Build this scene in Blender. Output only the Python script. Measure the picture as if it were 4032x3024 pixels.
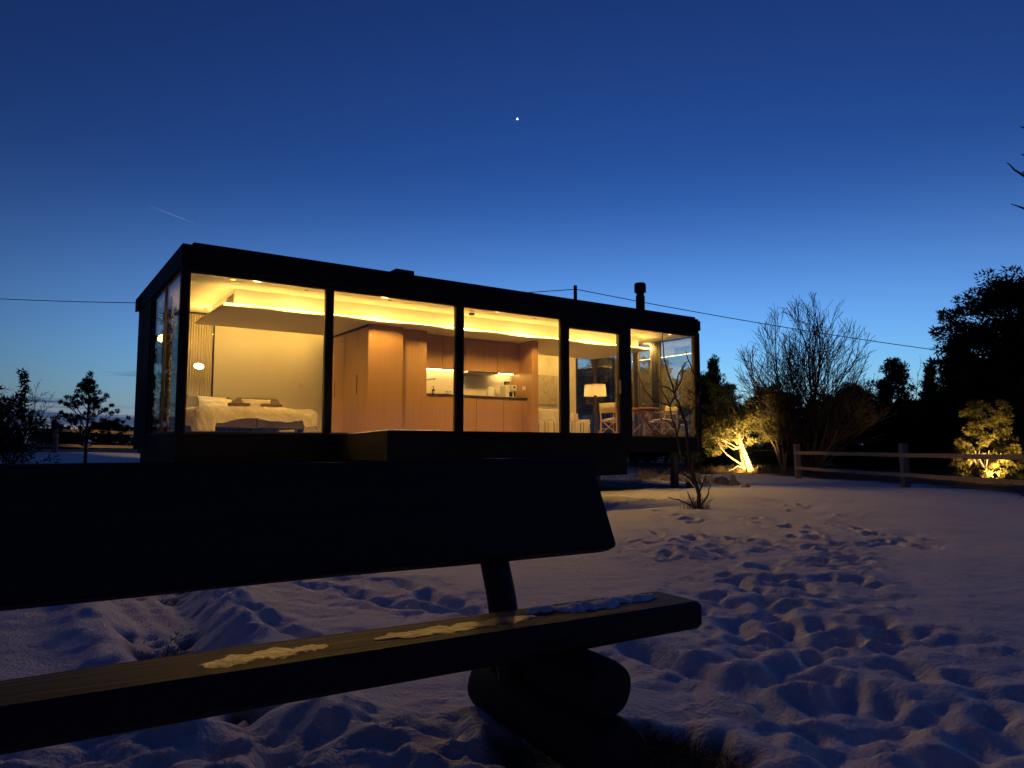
import bpy, bmesh, math, random
import numpy as np
from mathutils import Vector, Matrix
PI = math.pi
sc = bpy.context.scene
C = sc.collection
for o in list(bpy.data.objects):
    bpy.data.objects.remove(o)

# ------------------------------------------------------------------ camera, sky, exposure
EYE = 1.0                                   # eye height over the snow, metres
FPX, PITCH = 2819.0, 0.0855                 # focal length in photo pixels, upward tilt
cam_d = bpy.data.cameras.new('camera')
cam = bpy.data.objects.new('camera', cam_d); C.objects.link(cam)
cam_d.sensor_width = 36.0; cam_d.lens = 36.0 * FPX / 4032
cam_d.clip_start = 0.05; cam_d.clip_end = 20000
cam.location = (0, 0, EYE); cam.rotation_euler = (PI / 2 + PITCH, 0, 0)
sc.camera = cam

SUN_AZ = 12.0                               # the sun has set a little right of the view direction
world = bpy.data.worlds.new('World'); sc.world = world; world.use_nodes = True
wn = world.node_tree; wl = wn.links.new
bg = wn.nodes['Background']
sky = wn.nodes.new('ShaderNodeTexSky'); sky.sky_type = 'NISHITA'; sky.sun_disc = False
sky.sun_elevation = math.radians(-2.5); sky.sun_rotation = math.radians(SUN_AZ)
sky.ozone_density = 4.0; sky.air_density = 1.0; sky.dust_density = 0.3
gam = wn.nodes.new('ShaderNodeGamma'); gam.inputs[1].default_value = 1.55
wl(sky.outputs[0], gam.inputs[0])
tint = wn.nodes.new('ShaderNodeMix'); tint.data_type = 'RGBA'; tint.blend_type = 'MULTIPLY'
tint.inputs[0].default_value = 1.0; tint.inputs[7].default_value = (3.9, 6.1, 3.1, 1)
tint.clamp_result = False
wl(gam.outputs[0], tint.inputs[6])
# pale band low over the horizon, strongest round the set sun
tcg = wn.nodes.new('ShaderNodeTexCoord'); sg = wn.nodes.new('ShaderNodeSeparateXYZ'); wl(tcg.outputs['Generated'], sg.inputs[0])
dg = wn.nodes.new('ShaderNodeVectorMath'); dg.operation = 'DOT_PRODUCT'; wl(tcg.outputs['Generated'], dg.inputs[0])
dg.inputs[1].default_value = (math.sin(math.radians(SUN_AZ)), math.cos(math.radians(SUN_AZ)), 0)
ag = wn.nodes.new('ShaderNodeMapRange'); ag.interpolation_type = 'SMOOTHSTEP'; wl(dg.outputs['Value'], ag.inputs[0])
ag.inputs[1].default_value = 0.40; ag.inputs[2].default_value = 1.06; ag.inputs[3].default_value = 0.06; ag.inputs[4].default_value = 1.0
eg = wn.nodes.new('ShaderNodeMapRange'); eg.interpolation_type = 'SMOOTHERSTEP'; wl(sg.outputs[2], eg.inputs[0])
eg.inputs[1].default_value = 0.40; eg.inputs[2].default_value = -0.02; eg.inputs[3].default_value = 0.0; eg.inputs[4].default_value = 1.0
mg = wn.nodes.new('ShaderNodeMath'); mg.operation = 'MULTIPLY'; wl(ag.outputs[0], mg.inputs[0]); wl(eg.outputs[0], mg.inputs[1])
glow = wn.nodes.new('ShaderNodeMix'); glow.data_type = 'RGBA'; glow.blend_type = 'ADD'; glow.clamp_result = False
wl(mg.outputs[0], glow.inputs[0]); wl(tint.outputs[2], glow.inputs[6]); glow.inputs[7].default_value = (0.15, 0.29, 0.56, 1)
# low cloud bars over the horizon, all the way round
tc = wn.nodes.new('ShaderNodeTexCoord')
sep = wn.nodes.new('ShaderNodeSeparateXYZ'); wl(tc.outputs['Generated'], sep.inputs[0])
mp = wn.nodes.new('ShaderNodeMapping'); mp.inputs['Scale'].default_value = (4.0, 4.0, 95.0)
wl(tc.outputs['Generated'], mp.inputs[0])
cn = wn.nodes.new('ShaderNodeTexNoise'); cn.inputs['Scale'].default_value = 1.0
cn.inputs['Detail'].default_value = 5.0; cn.inputs['Roughness'].default_value = 0.55
wl(mp.outputs[0], cn.inputs[0])
band = wn.nodes.new('ShaderNodeMapRange'); band.interpolation_type = 'SMOOTHSTEP'
wl(sep.outputs[2], band.inputs[0])
band.inputs[1].default_value = 0.075; band.inputs[2].default_value = 0.03
band.inputs[3].default_value = 0.0; band.inputs[4].default_value = 0.25
thr = wn.nodes.new('ShaderNodeMath'); thr.operation = 'ADD'
wl(cn.outputs[0], thr.inputs[0]); wl(band.outputs[0], thr.inputs[1])
cr = wn.nodes.new('ShaderNodeMapRange'); cr.interpolation_type = 'SMOOTHSTEP'
wl(thr.outputs[0], cr.inputs[0]); cr.inputs[1].default_value = 0.61; cr.inputs[2].default_value = 0.73
cr.inputs[3].default_value = 0.0; cr.inputs[4].default_value = 0.9
hz = wn.nodes.new('ShaderNodeMapRange'); hz.interpolation_type = 'SMOOTHSTEP'      # nothing of the cloud above its band
wl(sep.outputs[2], hz.inputs[0]); hz.inputs[1].default_value = 0.10; hz.inputs[2].default_value = 0.075
hm = wn.nodes.new('ShaderNodeMath'); hm.operation = 'MULTIPLY'
wl(cr.outputs[0], hm.inputs[0]); wl(hz.outputs[0], hm.inputs[1])
cm = wn.nodes.new('ShaderNodeMix'); cm.data_type = 'RGBA'
wl(hm.outputs[0], cm.inputs[0]); eh = wn.nodes.new('ShaderNodeMapRange'); eh.interpolation_type = 'SMOOTHSTEP'; wl(sg.outputs[2], eh.inputs[0])
eh.inputs[1].default_value = 0.032; eh.inputs[2].default_value = 0.0; eh.inputs[3].default_value = 0.0; eh.inputs[4].default_value = 1.0
mh = wn.nodes.new('ShaderNodeMath'); mh.operation = 'MULTIPLY'; wl(ag.outputs[0], mh.inputs[0]); wl(eh.outputs[0], mh.inputs[1])
rim = wn.nodes.new('ShaderNodeMix'); rim.data_type = 'RGBA'; rim.blend_type = 'ADD'; rim.clamp_result = False
wl(mh.outputs[0], rim.inputs[0]); wl(glow.outputs[2], rim.inputs[6]); rim.inputs[7].default_value = (0.40, 0.38, 0.36, 1)
wl(rim.outputs[2], cm.inputs[6]); cm.inputs[7].default_value = (0.030, 0.058, 0.15, 1)
wl(cm.outputs[2], bg.inputs[0]); bg.inputs[1].default_value = 1.0

sc.render.engine = 'CYCLES'
sc.view_settings.view_transform = 'Standard'; sc.view_settings.look = 'None'
sc.view_settings.gamma = 1.0; sc.view_settings.exposure = 0.0; sc.view_settings.use_curve_mapping = False
cy = sc.cycles
cy.use_denoising = True
try: cy.denoiser = 'OPENIMAGEDENOISE'
except Exception: pass
cy.max_bounces = 10; cy.diffuse_bounces = 4; cy.glossy_bounces = 5; cy.transmission_bounces = 6
cy.transparent_max_bounces = 24; cy.sample_clamp_indirect = 6.0; cy.caustics_reflective = False; cy.caustics_refractive = False

# ------------------------------------------------------------------ helpers
rng = np.random.default_rng(7)
random.seed(7)

def tag(o, label=None, cat=None, group=None, kind=None):
    for k, v in (('label', label), ('category', cat), ('group', group), ('kind', kind)):
        if v: o[k] = v
    return o

def thing(name, label, cat, loc=(0, 0, 0), rz=0.0, group=None):
    o = bpy.data.objects.new(name, None); C.objects.link(o)
    o.empty_display_size = 0.1; o.location = loc; o.rotation_euler = (0, 0, rz)
    return tag(o, label, cat, group)

def np_mesh(name, v, f, smooth=False):
    v = np.asarray(v, np.float32).reshape(-1, 3); f = np.asarray(f, np.int32)
    me = bpy.data.meshes.new(name)
    n, k = f.shape
    me.vertices.add(len(v)); me.vertices.foreach_set('co', v.ravel())
    me.loops.add(n * k); me.loops.foreach_set('vertex_index', f.ravel())
    me.polygons.add(n); me.polygons.foreach_set('loop_start', np.arange(0, n * k, k, dtype=np.int32))
    me.polygons.foreach_set('loop_total', np.full(n, k, np.int32))
    if smooth: me.polygons.foreach_set('use_smooth', np.ones(n, bool))
    me.update(calc_edges=True); me.validate()
    return me

def link(name, me, material, parent=None, loc=None, rz=None):
    o = bpy.data.objects.new(name, me); C.objects.link(o)
    if material is not None and len(me.materials) == 0: me.materials.append(material)
    if parent is not None: o.parent = parent
    if loc is not None: o.location = loc
    if rz is not None: o.rotation_euler = (0, 0, rz)
    return o

class MB:
    """collects polygons; build() links them as ONE mesh object"""
    def __init__(s): s.v = []; s.f = []; s.sm = []
    def add(s, vs, fs, smooth=False):
        b = len(s.v); s.v += [tuple(map(float, p)) for p in vs]
        s.f += [tuple(i + b for i in q) for q in fs]; s.sm += [smooth] * len(fs); return s
    def box(s, x0, x1, y0, y1, z0, z1):
        return s.add([(x0,y0,z0),(x1,y0,z0),(x1,y1,z0),(x0,y1,z0),(x0,y0,z1),(x1,y0,z1),(x1,y1,z1),(x0,y1,z1)],
                     [(3,2,1,0),(4,5,6,7),(0,1,5,4),(1,2,6,5),(2,3,7,6),(3,0,4,7)])
    def tube(s, pts, rad, n=8, caps=True):
        pts = [Vector(p) for p in pts]
        if not hasattr(rad, '__len__'): rad = [rad] * len(pts)
        vs, fs = [], []
        for i, p in enumerate(pts):
            d = (pts[min(i+1, len(pts)-1)] - pts[max(i-1, 0)])
            d = d.normalized() if d.length > 1e-9 else Vector((0,0,1))
            a = d.cross(Vector((0,0,1)) if abs(d.z) < 0.9 else Vector((1,0,0))).normalized(); b = d.cross(a)
            for k in range(n):
                t = 2*PI*k/n; q = p + (a*math.cos(t) + b*math.sin(t))*rad[i]; vs.append(q)
        for i in range(len(pts)-1):
            for k in range(n):
                fs.append((i*n+k, i*n+(k+1)%n, (i+1)*n+(k+1)%n, (i+1)*n+k))
        s.add(vs, fs, True)
        if caps:
            s.add(vs[:n], [tuple(range(n))[::-1]]); s.add(vs[-n:], [tuple(range(n))])
        return s
    def lathe(s, prof, n=20, c=(0,0,0), smooth=True):
        vs, fs = [], []
        for r, z in prof:
            for k in range(n):
                t = 2*PI*k/n; vs.append((c[0]+r*math.cos(t), c[1]+r*math.sin(t), c[2]+z))
        for i in range(len(prof)-1):
            for k in range(n):
                fs.append((i*n+k, i*n+(k+1)%n, (i+1)*n+(k+1)%n, (i+1)*n+k))
        return s.add(vs, fs, smooth)
    def prism(s, poly, y0, y1):
        """polygon in x,z pushed along y"""
        n = len(poly)
        return s.add([(x,y0,z) for x,z in poly]+[(x,y1,z) for x,z in poly],
                     [tuple(range(n)), tuple(range(2*n-1,n-1,-1))]+[((i+1)%n, i, n+i, n+(i+1)%n) for i in range(n)])
    def mesh(s, name, bevel=0.0, seg=2):
        me = bpy.data.meshes.new(name); me.from_pydata(s.v, [], s.f)
        me.polygons.foreach_set('use_smooth', np.array(s.sm, bool))
        if bevel:
            bm = bmesh.new(); bm.from_mesh(me)
            bmesh.ops.remove_doubles(bm, verts=bm.verts, dist=1e-5)
            bmesh.ops.recalc_face_normals(bm, faces=bm.faces)
            bmesh.ops.bevel(bm, geom=bm.edges[:], offset=bevel, segments=seg, affect='EDGES', profile=0.5)
            bm.to_mesh(me); bm.free()
        else:
            bm = bmesh.new(); bm.from_mesh(me); bmesh.ops.recalc_face_normals(bm, faces=bm.faces); bm.to_mesh(me); bm.free()
        me.update(); return me
    def build(s, name, material, parent=None, bevel=0.0, seg=2, loc=None, rz=None):
        return link(name, s.mesh(name, bevel, seg), material, parent, loc, rz)

def box(name, m, parent, x0, x1, y0, y1, z0, z1, bevel=0.0, seg=2):
    return MB().box(x0,x1,y0,y1,z0,z1).build(name, m, parent, bevel, seg)

def copy_tree(o, parent=None):
    c = o.copy(); C.objects.link(c); c.parent = parent
    for ch in list(o.children): copy_tree(ch, c)
    return c

# value noise -----------------------------------------------------------------
def _h(ix, iy, seed):
    n = (ix.astype(np.int64)*374761393 + iy.astype(np.int64)*668265263 + seed*69069) & 0xffffffff
    n = ((n ^ (n >> 13)) * 1274126177) & 0xffffffff
    return ((n ^ (n >> 16)) & 0xffff) / 65535.0
def vnoise(x, y, seed=0):
    ix = np.floor(x); iy = np.floor(y); fx = x-ix; fy = y-iy
    fx = fx*fx*fx*(fx*(fx*6-15)+10); fy = fy*fy*fy*(fy*(fy*6-15)+10)
    a = _h(ix,iy,seed); b = _h(ix+1,iy,seed); c = _h(ix,iy+1,seed); d = _h(ix+1,iy+1,seed)
    return (a*(1-fx)+b*fx)*(1-fy)+(c*(1-fx)+d*fx)*fy
def fbm(x, y, oct=4, seed=0, gain=0.5):
    s = 0; a = 1; t = 0
    for i in range(oct):
        s = s + a*(vnoise(x*2**i+i*17.3, y*2**i-i*9.1, seed+i)-0.5); t += a; a *= gain
    return s/t*2
def sstep(a, b, x):
    t = np.clip((x-a)/(b-a), 0, 1); return t*t*(3-2*t)

# photo pixel (4032 wide) -> direction; distance is set by what the thing touches
def ray(px, py):
    u = (px-2016)/FPX; v = -(py-1512)/FPX; c, s = math.cos(PITCH), math.sin(PITCH)
    return np.array([u, c-v*s, s+v*c])
def on_ground(px, py, z=0.0):
    d = ray(px, py); t = (z-EYE)/d[2]; return np.array([0, 0, EYE])+t*d
def at_depth(px, py, y):
    d = ray(px, py); return np.array([0, 0, EYE])+d*(y/d[1])

# ------------------------------------------------------------------ materials
def mat(name, col, rough=0.6, var=0.15, scale=8.0, bump=0.0, bscale=60.0, metal=0.0, stretch=(1,1,1), col2=None, coat=0.0, spec=0.5):
    m = bpy.data.materials.new(name); m.use_nodes = True
    nt = m.node_tree; L = nt.links.new; b = nt.nodes['Principled BSDF']
    b.inputs['Roughness'].default_value = rough; b.inputs['Metallic'].default_value = metal
    b.inputs['Coat Weight'].default_value = coat; b.inputs['Specular IOR Level'].default_value = spec
    t = nt.nodes.new('ShaderNodeTexCoord'); mp = nt.nodes.new('ShaderNodeMapping'); mp.inputs['Scale'].default_value = stretch
    L(t.outputs['Object'], mp.inputs[0])
    n = nt.nodes.new('ShaderNodeTexNoise'); n.inputs['Scale'].default_value = scale; n.inputs['Detail'].default_value = 5
    L(mp.outputs[0], n.inputs[0])
    r = nt.nodes.new('ShaderNodeValToRGB')
    c2 = col2 or tuple(min(1, c*(1+var)) for c in col); c1 = tuple(c*(1-var) for c in col) if not col2 else col
    r.color_ramp.elements[0].position = 0.3; r.color_ramp.elements[1].position = 0.7
    r.color_ramp.elements[0].color = (*c1, 1); r.color_ramp.elements[1].color = (*c2, 1)
    L(n.outputs[0], r.inputs[0]); L(r.outputs[0], b.inputs['Base Color'])
    if bump:
        n2 = nt.nodes.new('ShaderNodeTexNoise'); n2.inputs['Scale'].default_value = bscale; n2.inputs['Detail'].default_value = 4
        L(mp.outputs[0], n2.inputs[0])
        bp = nt.nodes.new('ShaderNodeBump'); bp.inputs['Strength'].default_value = bump; bp.inputs['Distance'].default_value = 0.01
        L(n2.outputs[0], bp.inputs['Height']); L(bp.outputs[0], b.inputs['Normal'])
    return m

def wood(name, c1, c2, axis='z', rough=0.5, bump=0.1, scale=1.0):
    st = {'x': (1.2, 22, 22), 'y': (22, 1.2, 22), 'z': (22, 22, 1.2)}[axis]
    st = tuple(s*scale for s in st)
    return mat(name, c1, rough, scale=1.6, bump=bump, bscale=3.0, stretch=st, col2=c2)

def emit(name, col, strength):
    m = bpy.data.materials.new(name); m.use_nodes = True; nt = m.node_tree
    nt.nodes.remove(nt.nodes['Principled BSDF']); e = nt.nodes.new('ShaderNodeEmission')
    e.inputs[0].default_value = (*col, 1); e.inputs[1].default_value = strength
    nt.links.new(e.outputs[0], nt.nodes['Material Output'].inputs[0]); return m

def glass(name, base, tintc=(0.93, 0.95, 0.93), k=0.8):
    m = bpy.data.materials.new(name); m.use_nodes = True; nt = m.node_tree; L = nt.links.new
    nt.nodes.remove(nt.nodes['Principled BSDF'])
    tr = nt.nodes.new('ShaderNodeBsdfTransparent'); tr.inputs[0].default_value = (*tintc, 1)
    gl = nt.nodes.new('ShaderNodeBsdfGlossy'); gl.inputs['Roughness'].default_value = 0.0
    lw = nt.nodes.new('ShaderNodeLayerWeight'); lw.inputs[0].default_value = 0.5
    pw = nt.nodes.new('ShaderNodeMath'); pw.operation = 'POWER'; pw.inputs[1].default_value = 5.0
    ma = nt.nodes.new('ShaderNodeMath'); ma.operation = 'MULTIPLY_ADD'; ma.inputs[1].default_value = k; ma.inputs[2].default_value = base
    L(lw.outputs['Facing'], pw.inputs[0]); L(pw.outputs[0], ma.inputs[0])
    mx = nt.nodes.new('ShaderNodeMixShader'); L(ma.outputs[0], mx.inputs[0]); L(tr.outputs[0], mx.inputs[1]); L(gl.outputs[0], mx.inputs[2])
    L(mx.outputs[0], nt.nodes['Material Output'].inputs[0]); return m

def striped(name, base, dark, mid, axis=0, period=0.30):
    """woven cloth with groups of darker stripes across one axis"""
    m = mat(name, base, 0.95, 0.08, 30, 0.25, 250)
    nt = m.node_tree; L = nt.links.new; b = nt.nodes['Principled BSDF']
    src = b.inputs['Base Color'].links[0].from_socket
    t = nt.nodes.new('ShaderNodeTexCoord'); s = nt.nodes.new('ShaderNodeSeparateXYZ'); L(t.outputs['Object'], s.inputs[0])
    d = nt.nodes.new('ShaderNodeMath'); d.operation = 'DIVIDE'; d.inputs[1].default_value = period; L(s.outputs[axis], d.inputs[0])
    fr = nt.nodes.new('ShaderNodeMath'); fr.operation = 'FRACT'; L(d.outputs[0], fr.inputs[0])
    rp = nt.nodes.new('ShaderNodeValToRGB'); rp.color_ramp.interpolation = 'CONSTANT'
    els = rp.color_ramp.elements
    els[0].position = 0.0; els[0].color = (0,0,0,1); els[1].position = 0.30; els[1].color = (1,1,1,1)
    for p, v in ((0.38,0),(0.46,0.35),(0.52,0),(0.66,1),(0.72,0)):
        e = els.new(p); e.color = (v,v,v,1)
    L(fr.outputs[0], rp.inputs[0])
    mx = nt.nodes.new('ShaderNodeMix'); mx.data_type = 'RGBA'; L(rp.outputs[0], mx.inputs[0]); L(src, mx.inputs[6]); mx.inputs[7].default_value = (*dark,1)
    L(mx.outputs[2], b.inputs['Base Color']); return m

WARM = (1.0, 0.535, 0.10)
OUT_FILL = 215.0                                  # watts of one added lamp throwing fill light out onto the snow
DL = 74.0                                   # base watts of the ceiling lamps, most of them added to brighten the rooms
M = {}
M['fascia'] = mat('black_cladding', (0.007,0.007,0.0075), 0.6, 0.25, 6, 0.05, 40, spec=0.25)
M['frame'] = mat('dark_bronze_frame', (0.075,0.068,0.058), 0.4, 0.1, 5, metal=0.2, spec=0.4)
M['glass'] = glass('mirror_glass', 0.075)
M['glass_end'] = glass('mirror_glass_end', 0.19)
M['plaster'] = mat('white_plaster', (0.80,0.78,0.72), 0.85, 0.02, 6, 0.02, 120)
M['ceil'] = mat('white_ceiling', (0.80,0.79,0.75), 0.8, 0.02, 4)
M['floorwood'] = wood('oak_floor', (0.58,0.46,0.33), (0.68,0.55,0.41), 'x', 0.45)
M['oak'] = mat('oak_veneer', (0.395,0.225,0.10), 0.5, scale=1.0, bump=0.04, bscale=3.0, stretch=(46,46,0.9), col2=(0.455,0.27,0.125))
M['darkline'] = mat('shadow_gap', (0.03,0.02,0.015), 0.8)
M['led'] = emit('led_strip', WARM, 44.0)
M['linen'] = mat('linen', (0.62,0.56,0.46), 0.95, 0.08, 18, 0.35, 90)
M['pillow'] = mat('pillow_cotton', (0.78,0.73,0.64), 0.95, 0.04, 12, 0.2, 60)
M['headboard'] = mat('grey_upholstery', (0.30,0.285,0.26), 0.95, 0.1, 60, 0.3, 300)
M['towel'] = mat('brown_towel', (0.20,0.15,0.12), 1.0, 0.2, 80, 0.5, 300)
M['curtain'] = mat('curtain_cloth', (0.66,0.60,0.49), 0.95, 0.06, 20, 0.2, 200)
M['white'] = mat('white_plastic', (0.78,0.77,0.74), 0.35, 0.02)
M['steel'] = mat('brushed_steel', (0.55,0.53,0.50), 0.3, 0.05, 20, metal=1.0)
M['black'] = mat('black_plastic', (0.015,0.015,0.015), 0.35, 0.1)
M['counter'] = mat('dark_worktop', (0.05,0.045,0.04), 0.35, 0.3, 40)
M['splash'] = mat('pale_splashback', (0.72,0.67,0.58), 0.5, 0.03, 8)
M['canvas'] = mat('canvas', (0.66,0.61,0.50), 0.95, 0.05, 30, 0.3, 300)
M['ash'] = wood('pale_ash_wood', (0.42,0.28,0.17), (0.53,0.37,0.23), 'z', 0.55)
M['tablewood'] = wood('brown_table_wood', (0.26,0.14,0.075), (0.36,0.21,0.11), 'x', 0.5)
M['sofa'] = mat('cream_sofa_cloth', (0.66,0.62,0.53), 0.95, 0.05, 20, 0.3, 200)
M['stripe'] = striped('striped_throw', (0.62,0.58,0.48), (0.10,0.08,0.07), (0.3,0.25,0.2))
M['stripe2'] = striped('striped_cushion', (0.62,0.54,0.40), (0.16,0.10,0.06), (0.3,0.25,0.2), 0, 0.15)
M['bark'] = mat('grey_bark', (0.11,0.09,0.07), 0.95, 0.35, 14, 0.6, 50)
M['barkpale'] = mat('pale_bark', (0.30,0.24,0.17), 0.95, 0.3, 18, 0.7, 50)
M['barkdark'] = mat('dark_bark', (0.05,0.04,0.033), 0.95, 0.3, 14, 0.6, 50)
M['needle'] = mat('pine_needles', (0.020,0.034,0.018), 0.8, 0.4, 3, spec=0.1)
M['juniper'] = mat('juniper_leaf', (0.13,0.125,0.04), 0.75, 0.35, 5, spec=0.2)
M['bush'] = mat('bush_leaf', (0.14,0.13,0.035), 0.7, 0.35, 6, spec=0.2)
M['fence'] = wood('weathered_fence', (0.26,0.20,0.14), (0.36,0.29,0.21), 'x', 0.85, 0.4, 0.6)
M['post'] = wood('weathered_post', (0.17,0.14,0.11), (0.26,0.21,0.16), 'z', 0.9, 0.4, 0.6)
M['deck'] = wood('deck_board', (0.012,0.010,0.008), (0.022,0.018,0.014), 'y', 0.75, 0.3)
M['concrete'] = mat('grey_pile', (0.10,0.10,0.10), 0.8, 0.15, 10, 0.2)
M['snow2'] = mat('snow_lump', (0.74,0.75,0.78), 0.75, 0.03, 14, 0.5, 60)
M['rock'] = mat('field_stone', (0.22,0.20,0.18), 0.9, 0.35, 6, 0.5, 30)
M['grass'] = mat('dry_grass', (0.16,0.115,0.055), 0.9, 0.35, 5)
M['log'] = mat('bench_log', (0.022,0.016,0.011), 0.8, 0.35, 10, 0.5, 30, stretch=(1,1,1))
M['cable'] = mat('cable_rubber', (0.02,0.02,0.02), 0.7)

# ------------------------------------------------------------------ the ground
def base_z(x, y):
    s = np.clip((-x-1)/15, 0, 1)
    z = 0.75*s*s*(3-2*s)
    return z*sstep(-2, 6, y)*(1-0.4*sstep(40, 120, y))
def gz(x, y): return float(base_z(np.float64(x), np.float64(y)))

def c7(x, y): return on_ground(2300+x*.783, 1850+y*.783)[:2]
def c8(x, y): return on_ground(x*.904, 1750+y*.904)[:2]
HA = 0.6051; HC = np.array([-5.066, 10.99, 1.2208])
HE = np.array([math.cos(HA), math.sin(HA)]); HN = np.array([-math.sin(HA), math.cos(HA)])
def hw(x, y, z=0.0):
    """house coordinates (along front, inward, above floor) -> world"""
    p = HC[:2]+HE*x+HN*y; return (p[0], p[1], HC[2]+z)

def axis_pts(segs):
    out = []
    for a, b, s in segs: out += list(np.arange(a, b, s))
    return out
def geo(start, end, step, g):
    out = []; p = start
    while abs(p-start) < abs(end-start):
        p += step*np.sign(end-start); step *= g; out.append(p)
    return out
gx = sorted(geo(-4, -900, 0.05, 1.11)+axis_pts([(-4, 6.5, 0.025)])+geo(6.5, 900, 0.05, 1.11))
gy = sorted(geo(1.2, -600, 0.06, 1.2)+axis_pts([(1.2, 8, 0.02), (8, 15, 0.045), (15, 30, 0.13)])+geo(30, 1500, 0.2, 1.12))
gx = np.array(gx); gy = np.array(gy)
GX, GY = np.meshgrid(gx, gy)
X = GX.ravel(); Y = GY.ravel()
Zg = base_z(X, Y)
near = 1-sstep(25, 45, np.hypot(X, Y))
Zg += 0.055*fbm(X*0.35, Y*0.35, 3, 11)*near + 0.020*fbm(X*1.3, Y*1.3, 3, 21)*near
# wind crust ripples, finer and crisper near by
fine = 1-sstep(9, 16, np.hypot(X, Y))
Zg += (0.0105*fbm(X*7.0+0.6*Y, Y*13.0, 4, 31, 0.6))*fine

prints = []                                   # x, y, angle, half length, half width, depth
def trail(pts, n_scale=1.0, depth=0.085, jit=0.05):
    for i, p in enumerate(pts):
        q = pts[min(i+1, len(pts)-1)]; r = pts[max(i-1, 0)]
        a = math.atan2(q[1]-r[1], q[0]-r[0])+rng.normal(0, 0.35)
        prints.append((p[0]+rng.normal(0, jit*.4), p[1]+rng.normal(0, jit*.4), a, 0.15*rng.uniform(.85, 1.3), 0.07*rng.uniform(.85, 1.3), depth*rng.uniform(.7, 1.3)))
spots7 = [(880,150),(940,165),(1000,195),(1095,185),(1265,158),(1320,235),(1370,270),(1400,300),(1460,320),(1520,325),(1480,350),(1400,365),
 (860,240),(900,262),(1040,280),(1130,310),(1150,330),(600,320),(540,338),(480,355),(430,385),(415,425),(450,455),(510,400),(570,430),(760,340),(830,350),
 (880,395),(950,378),(1150,375),(1240,372),(1300,362),(1160,468),(1190,455),(1340,560),(1375,575),(1310,520),(920,500),(965,525),(780,575),(850,600),(730,560),
 (930,690),(960,720),(900,660),(800,790),(860,835),(760,760),(1010,775),(1070,835),(1160,900),(1000,860),(1470,770),(1530,830),(1640,980),(1700,1010),
 (1190,1140),(1100,1100),(1420,1190),(1480,1230),(1380,1320),(1300,1400),(1240,1350),(2050,1200),(2160,1290),(1850,1420),(1000,560),(1100,600),(1050,690),(640,640),
 (1200,640),(1330,450),(1260,420),(700,420),(640,380),(1120,1010),(1330,1090),(1180,780),(1300,840),(1520,1130),(1600,1250),(1120,1240),(960,1010),(2000,1330),(1720,1200)]
pts7 = [c7(*p) for p in spots7]
for i, p in enumerate(pts7):
    a = math.radians(62)+rng.normal(0, 0.5)
    prints.append((p[0], p[1], a, 0.135*rng.uniform(.8, 1.3), 0.065*rng.uniform(.9, 1.35), 0.075*rng.uniform(.6, 1.35)))
    for _ in range(2):
        prints.append((p[0]+rng.normal(0, .16), p[1]+rng.normal(0, .22), a+rng.normal(0, .6), 0.11*rng.uniform(.6, 1.3), 0.05*rng.uniform(.7, 1.3), 0.04*rng.uniform(.5, 1.4)))
groove = [c7(x, y) for x, y in ((300,870),(380,900),(460,930),(540,960),(620,985),(700,1010),(780,1040),(860,1080),(930,1120),(1010,1155))]
trail(groove, depth=0.06)
for seq in (((1400,600),(1470,620),(1550,640),(1640,660),(1720,680)), ((1700,590),(1780,605),(1850,640),(1930,665),(2010,690)), ((1440,550),(1500,560)), ((1000,690),(1080,740),(1170,780),(1270,810))):
    trail([c8(*p) for p in seq], depth=0.075)
far_seq = [on_ground(2300+x*.3165, 1750+y*.3165)[:2] for x, y in ((330,640),(380,665),(440,660),(520,655),(600,630),(700,628),(400,730),(520,725),(620,715),(760,695),(830,690),(900,675),(1000,665),(1190,680),(900,628),(1000,628),(960,825),(1150,870),(1300,905),(1470,925),(1380,935))]
for p in far_seq: prints.append((p[0], p[1], rng.uniform(0, 3), 0.16, 0.10, 0.05))
tr = np.zeros_like(X); dep = np.zeros_like(X); rimz = np.zeros_like(X)
for (x, y, a, hl, hw_, dp) in prints:
    sel = np.where((np.abs(X-x) < 0.6) & (np.abs(Y-y) < 0.6))[0]
    dx = X[sel]-x; dy = Y[sel]-y; ca, sa = math.cos(a), math.sin(a)
    u = (dx*ca+dy*sa)/hl; v = (-dx*sa+dy*ca)/hw_
    wob = 0.25*fbm(X[sel]*6+x*3, Y[sel]*6, 2, 77)
    r = np.sqrt(u*u+v*v)+wob
    dep[sel] = np.maximum(dep[sel], dp*(1-sstep(0.45, 1.15, r)))
    rimz[sel] = np.maximum(rimz[sel], 0.22*dp*np.exp(-((r-1.38)/0.34)**2))
    tr[sel] += np.exp(-(np.hypot(dx, dy)/0.34)**2)
tr = np.clip(tr, 0, 1)
dz_ = (rimz*np.clip(1-dep/0.05, 0, 1)-dep).reshape(GX.shape)
dz0 = dz_.copy(); wfar = sstep(4.5, 7.5, GY)
for _ in range(3):                              # trodden edges slump a little
    dz_[1:-1,:] = 0.25*dz_[:-2,:]+0.5*dz_[1:-1,:]+0.25*dz_[2:,:]
    dz_[:,1:-1] = 0.25*dz_[:,:-2]+0.5*dz_[:,1:-1]+0.25*dz_[:,2:]
Zg += (1.08*dz_*(1-wfar)+1.15*dz0*wfar).ravel()
Zg += tr*(0.007*fbm(X*16, Y*16, 3, 44)+0.018*fbm(X*8, Y*8, 3, 45))
Zg += tr*(0.020*fbm(X*4.5, Y*4.5, 4, 41, 0.5)-0.010)
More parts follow.
